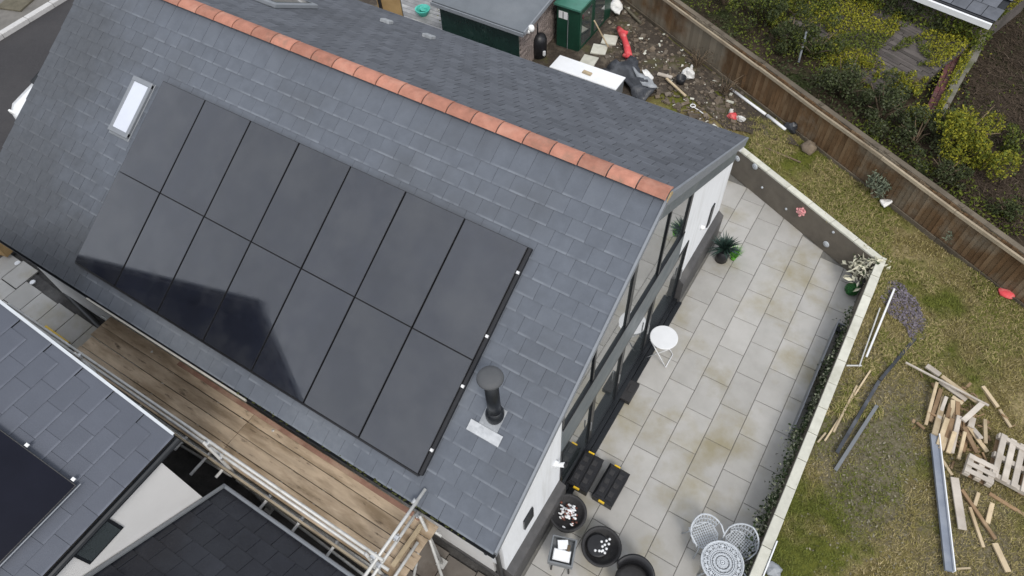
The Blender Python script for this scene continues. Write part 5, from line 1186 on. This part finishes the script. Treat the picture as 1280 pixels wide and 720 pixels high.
b = leafset(rw_pt, 4200, .058, None, .1); b.m = [0 if random.random()<.75 else 1 for _ in b.m]
o = b.build('wall_ivy', [m_yivy,m_green], kind='stuff'); tag(o, 'yellow green ivy filling the strip between the red brick and the mossy wall top', 'ivy')
# slated outbuilding, only its corner in view
ob = thing('slated_outbuilding', 'outbuilding with square grey slates and white fascia at the upper right', 'outbuilding', (2.4,15,0))
oA, oB = at(1150,-4,1.5), at(1240,31,1.5); od = (oB-oA).normalized(); ou = Vector((-od.y,od.x,0)); ou = ou if ou.y>0 else -ou
oS = oB-od*4.2
b = MB(); b.prism([oS+Vector((0,0,0)),oB,oB+ou*3.4+Vector((0,0,1.1)),oS+ou*3.4+Vector((0,0,1.1))],(0,0,-.06)); b.build('roof_deck', m_blackframe, ob)
b = MB(); b.prism([oS+ou*.25+Vector((0,0,-1.6)),oB+ou*.25-od*.2+Vector((0,0,-1.6)),oB+ou*3.2-od*.2+Vector((0,0,-1.6)),oS+ou*3.2+Vector((0,0,-1.6))],(0,0,1.55)); b.build('wall', m_brick, ob)
b = MB(); b.beam(oS-ou*.05+Vector((0,0,-.03)),oB-ou*.05+Vector((0,0,-.03)),.07,.14); b.build('fascia_board', m_white, ob)
b = MB(); b.beam(oS+ou*.03+Vector((0,0,.035)),oB+ou*.03+Vector((0,0,.035)),.06,.05); b.build('gutter', m_black, ob)
sl_up = (ou*3.4+Vector((0,0,1.1))).normalized(); sn = od.cross(sl_up); sn = sn if sn.z>0 else -sn; sme = None
Mq = Matrix((od,sl_up,sn)).transposed()
if Mq.determinant() < 0: Mq = Matrix((-od,sl_up,sn)).transposed()
for k in range(7):
    for j in range(11):
        c = oS+od*(.19+j*.385+(.19 if k%2 else 0))+sl_up*(.30+k*.36)+sn*(.03)
        if (c-oS).dot(od) > 4.05: continue
        if sme is None:
            q = MB(); q.box((0,0,0),(.37,.40,.016),Matrix.Rotation(-.04,3,'X'),0,.003); o = q.build('slate', m_slate_b, ob, origin=(0,0,0)); sme = o.data; o.location = c-WL[ob.name]; o.rotation_euler = Mq.to_euler()
        else: link('slate', sme, c, ob, rot=Mq.to_euler())
def ow_pt():
    t_ = rnd(-.2,4.3); z_ = rnd(-1.6,-.06); q = oS+od*t_+ou*(.20-rnd(0,.22)-.18*(-z_)*abs(mnoise.noise(Vector((t_*2,z_*2,3)))))+Vector((0,0,z_)); return q, (-ou.x,-ou.y,.6)
b = leafset(ow_pt, 6000, .08, None, .1); b.m = [0 if mnoise.noise(b.v[f[0]]*1.1) > -.15 else 1 for f in b.f]
o = b.build('climbing_ivy', [m_green,m_dgreen], kind='stuff'); tag(o, 'green ivy climbing up to the white fascia of the slated outbuilding', 'ivy')
# ivy and scrub masses: individual bushes plus ground cover
def mound(name, u, v, r, h, n, size, mats, label, z=.3, sq=1., group='bushes beyond the fence', asp=.6, cat='bush'):
    c = at(u,v,z); c.z = wz(c)-.05; t = thing(name, label, cat, c, group); b = MB()
    for k in range(9):
        a = rnd(0,6.28); rr = r*rnd(.2,.8); b.tube([c,c+Vector((math.cos(a)*rr*.5,math.sin(a)*rr*.5,h*.5)),c+Vector((math.cos(a)*rr,math.sin(a)*rr*sq,h*rnd(.6,1)))],[.03,.018,.006],5)
    b.build('stem', m_twig, t)
    cl_ = [(Vector((random.gauss(0,.45)*r,random.gauss(0,.45)*r*sq,h*rnd(.3,.95))),rnd(.15,.34)*r) for _ in range(16)]
    def f():
        q, rr = random.choice(cl_); w_ = Vector((random.gauss(0,1),random.gauss(0,1),random.gauss(0,.8))).normalized()*rr*rnd(.6,1.05); return c+q+w_, (w_.x,w_.y,abs(w_.z)+.3)
    b = leafset(f, n, size, None, 0, asp=asp)
    if len(mats) > 1: b.m = [0 if random.random() < .72 else 1 for _ in b.m]
    b.build('foliage', mats, t)
MD = [ (1000,20,1.0,.8,3200,.065,[m_green,m_yivy],'mid green leafy mass at the top behind the fence'),
 (950,20,.9,.9,2200,.065,[m_dgreen,m_green],'dark green growth behind the fence at its upper end'),
 (1015,70,.9,.7,2200,.065,[m_dgreen,m_green],'dark green scrub below the mid green mass'),
 (1058,28,.7,.5,2400,.055,[m_yivy,m_green],'yellow green ivy spilling over the old slats at the top'),
 (1092,55,.45,.4,1100,.055,[m_yivy],'yellow green ivy tongue in the middle of the old slats'),
 (1085,88,.45,.4,1000,.055,[m_yivy,m_green],'yellow green ivy at the lower edge of the old slats'),
 (1128,112,.5,.6,1600,.055,[m_yivy,m_green],'tall yellow green weeds in front of the red brick'),
 (1158,34,1.1,.9,3600,.075,[m_green,m_dgreen],'large mid green ivy bush beneath the white fascia'),
 (1205,50,.7,.7,2000,.07,[m_green,m_dgreen],'green ivy under the right end of the white fascia'),
 (1128,14,.8,.8,2400,.075,[m_green,m_yivy],'light green leafy bush left of the white fascia'),
 (1140,72,.4,.35,700,.06,[m_dgreen,m_green],'small dark ivy clump beside the red brick'),
 (1195,180,1.0,1.0,5200,.06,[m_yivy,m_green],'bright yellow green shrub close behind the fence'),
 (1228,208,.6,.7,1800,.06,[m_yivy,m_green],'bright green shrub edge by the stony track'),
 (1050,122,.9,.8,2400,.065,[m_dgreen,m_bramble],'dark grey green scrub along the fence back'),
 (1100,150,.9,.8,2600,.065,[m_dgreen,m_bramble],'dark grey green bramble before the yellow shrub'),
 (1142,180,.7,.8,1900,.065,[m_dgreen,m_bramble],'dark bramble clump at the fence between the shrubs'),
 (1175,225,.5,.6,1100,.06,[m_dgreen,m_bramble],'small grey leaved bramble at the fence back'),
 (985,58,.8,.9,2000,.065,[m_dgreen],'dark shaded bush right behind the upper fence'),
 (905,8,1.0,.9,2200,.065,[m_green,m_dgreen],'green bush behind the fence above the white bag'),
 (1274,182,.5,.5,1200,.065,[m_green,m_dgreen],'green clump at the right picture edge'),
 (1255,270,.5,.35,700,.06,[m_dgreen],'low dark scrub right behind the fence at the right edge')]
for u,v,r,h,n,size,mats,lab in MD: mound('wild_bush', u,v,r,h,n,size,mats,lab)
# dead bracken litter on the bank
b = MB()
for k in range(9000):
    u, v = rnd(1195,1300), rnd(-5,300)
    if random.random() < .35: u, v = rnd(950,1300), rnd(0,300)
    p = at(u,v,.3)
    if fence_side(p) < .25: continue
    p.z = wz(p)+rnd(0,.06); a = rnd(0,6.28); l = rnd(.04,.24); d = Vector((math.cos(a),math.sin(a),rnd(-.1,.35))); s_ = Vector((-d.y,d.x,0))*rnd(.004,.012)
    b.add([p-s_,p+s_,p+d*l+s_*.5,p+d*l-s_*.5],[(0,1,2,3)])
tag(b.build('bracken_litter', m_bracken, kind='stuff'), 'dead brown bracken litter covering the bank beyond the fence', 'bracken')
def gc():
    while True:
        u, v = rnd(880,1290), rnd(-10,300); p = at(u,v,.3)
        if fence_side(p) < .25 or (u > 1215 and v < 250 and random.random() < .92): continue
        if abs((p-cs0).dot(dx_)+.4) < 2.1 and -2 < (p-cs0).dot(dyv) < 3.6 and random.random() < .75: p.z = .35; 
        else: p.z = wz(p)
        p.z += rnd(0,.14); return p, (0,0,1)
b = leafset(gc, 9000, .085, None, .1); b.m = [0 if mnoise.noise(b.v[f[0]]*.8) > -.05 else 1 for f in b.f]
o = b.build('ground_ivy', [m_dgreen,m_green], kind='stuff'); tag(o, 'dark ivy ground cover on the bank beyond the fence', 'ivy')
b = MB(); b.tube([at(1008,40,.9),at(998,78,.45)],.03,8); tag(b.build('bare_post', m_greytrim, None, True), 'thin grey post leaning in the dark scrub', 'post')
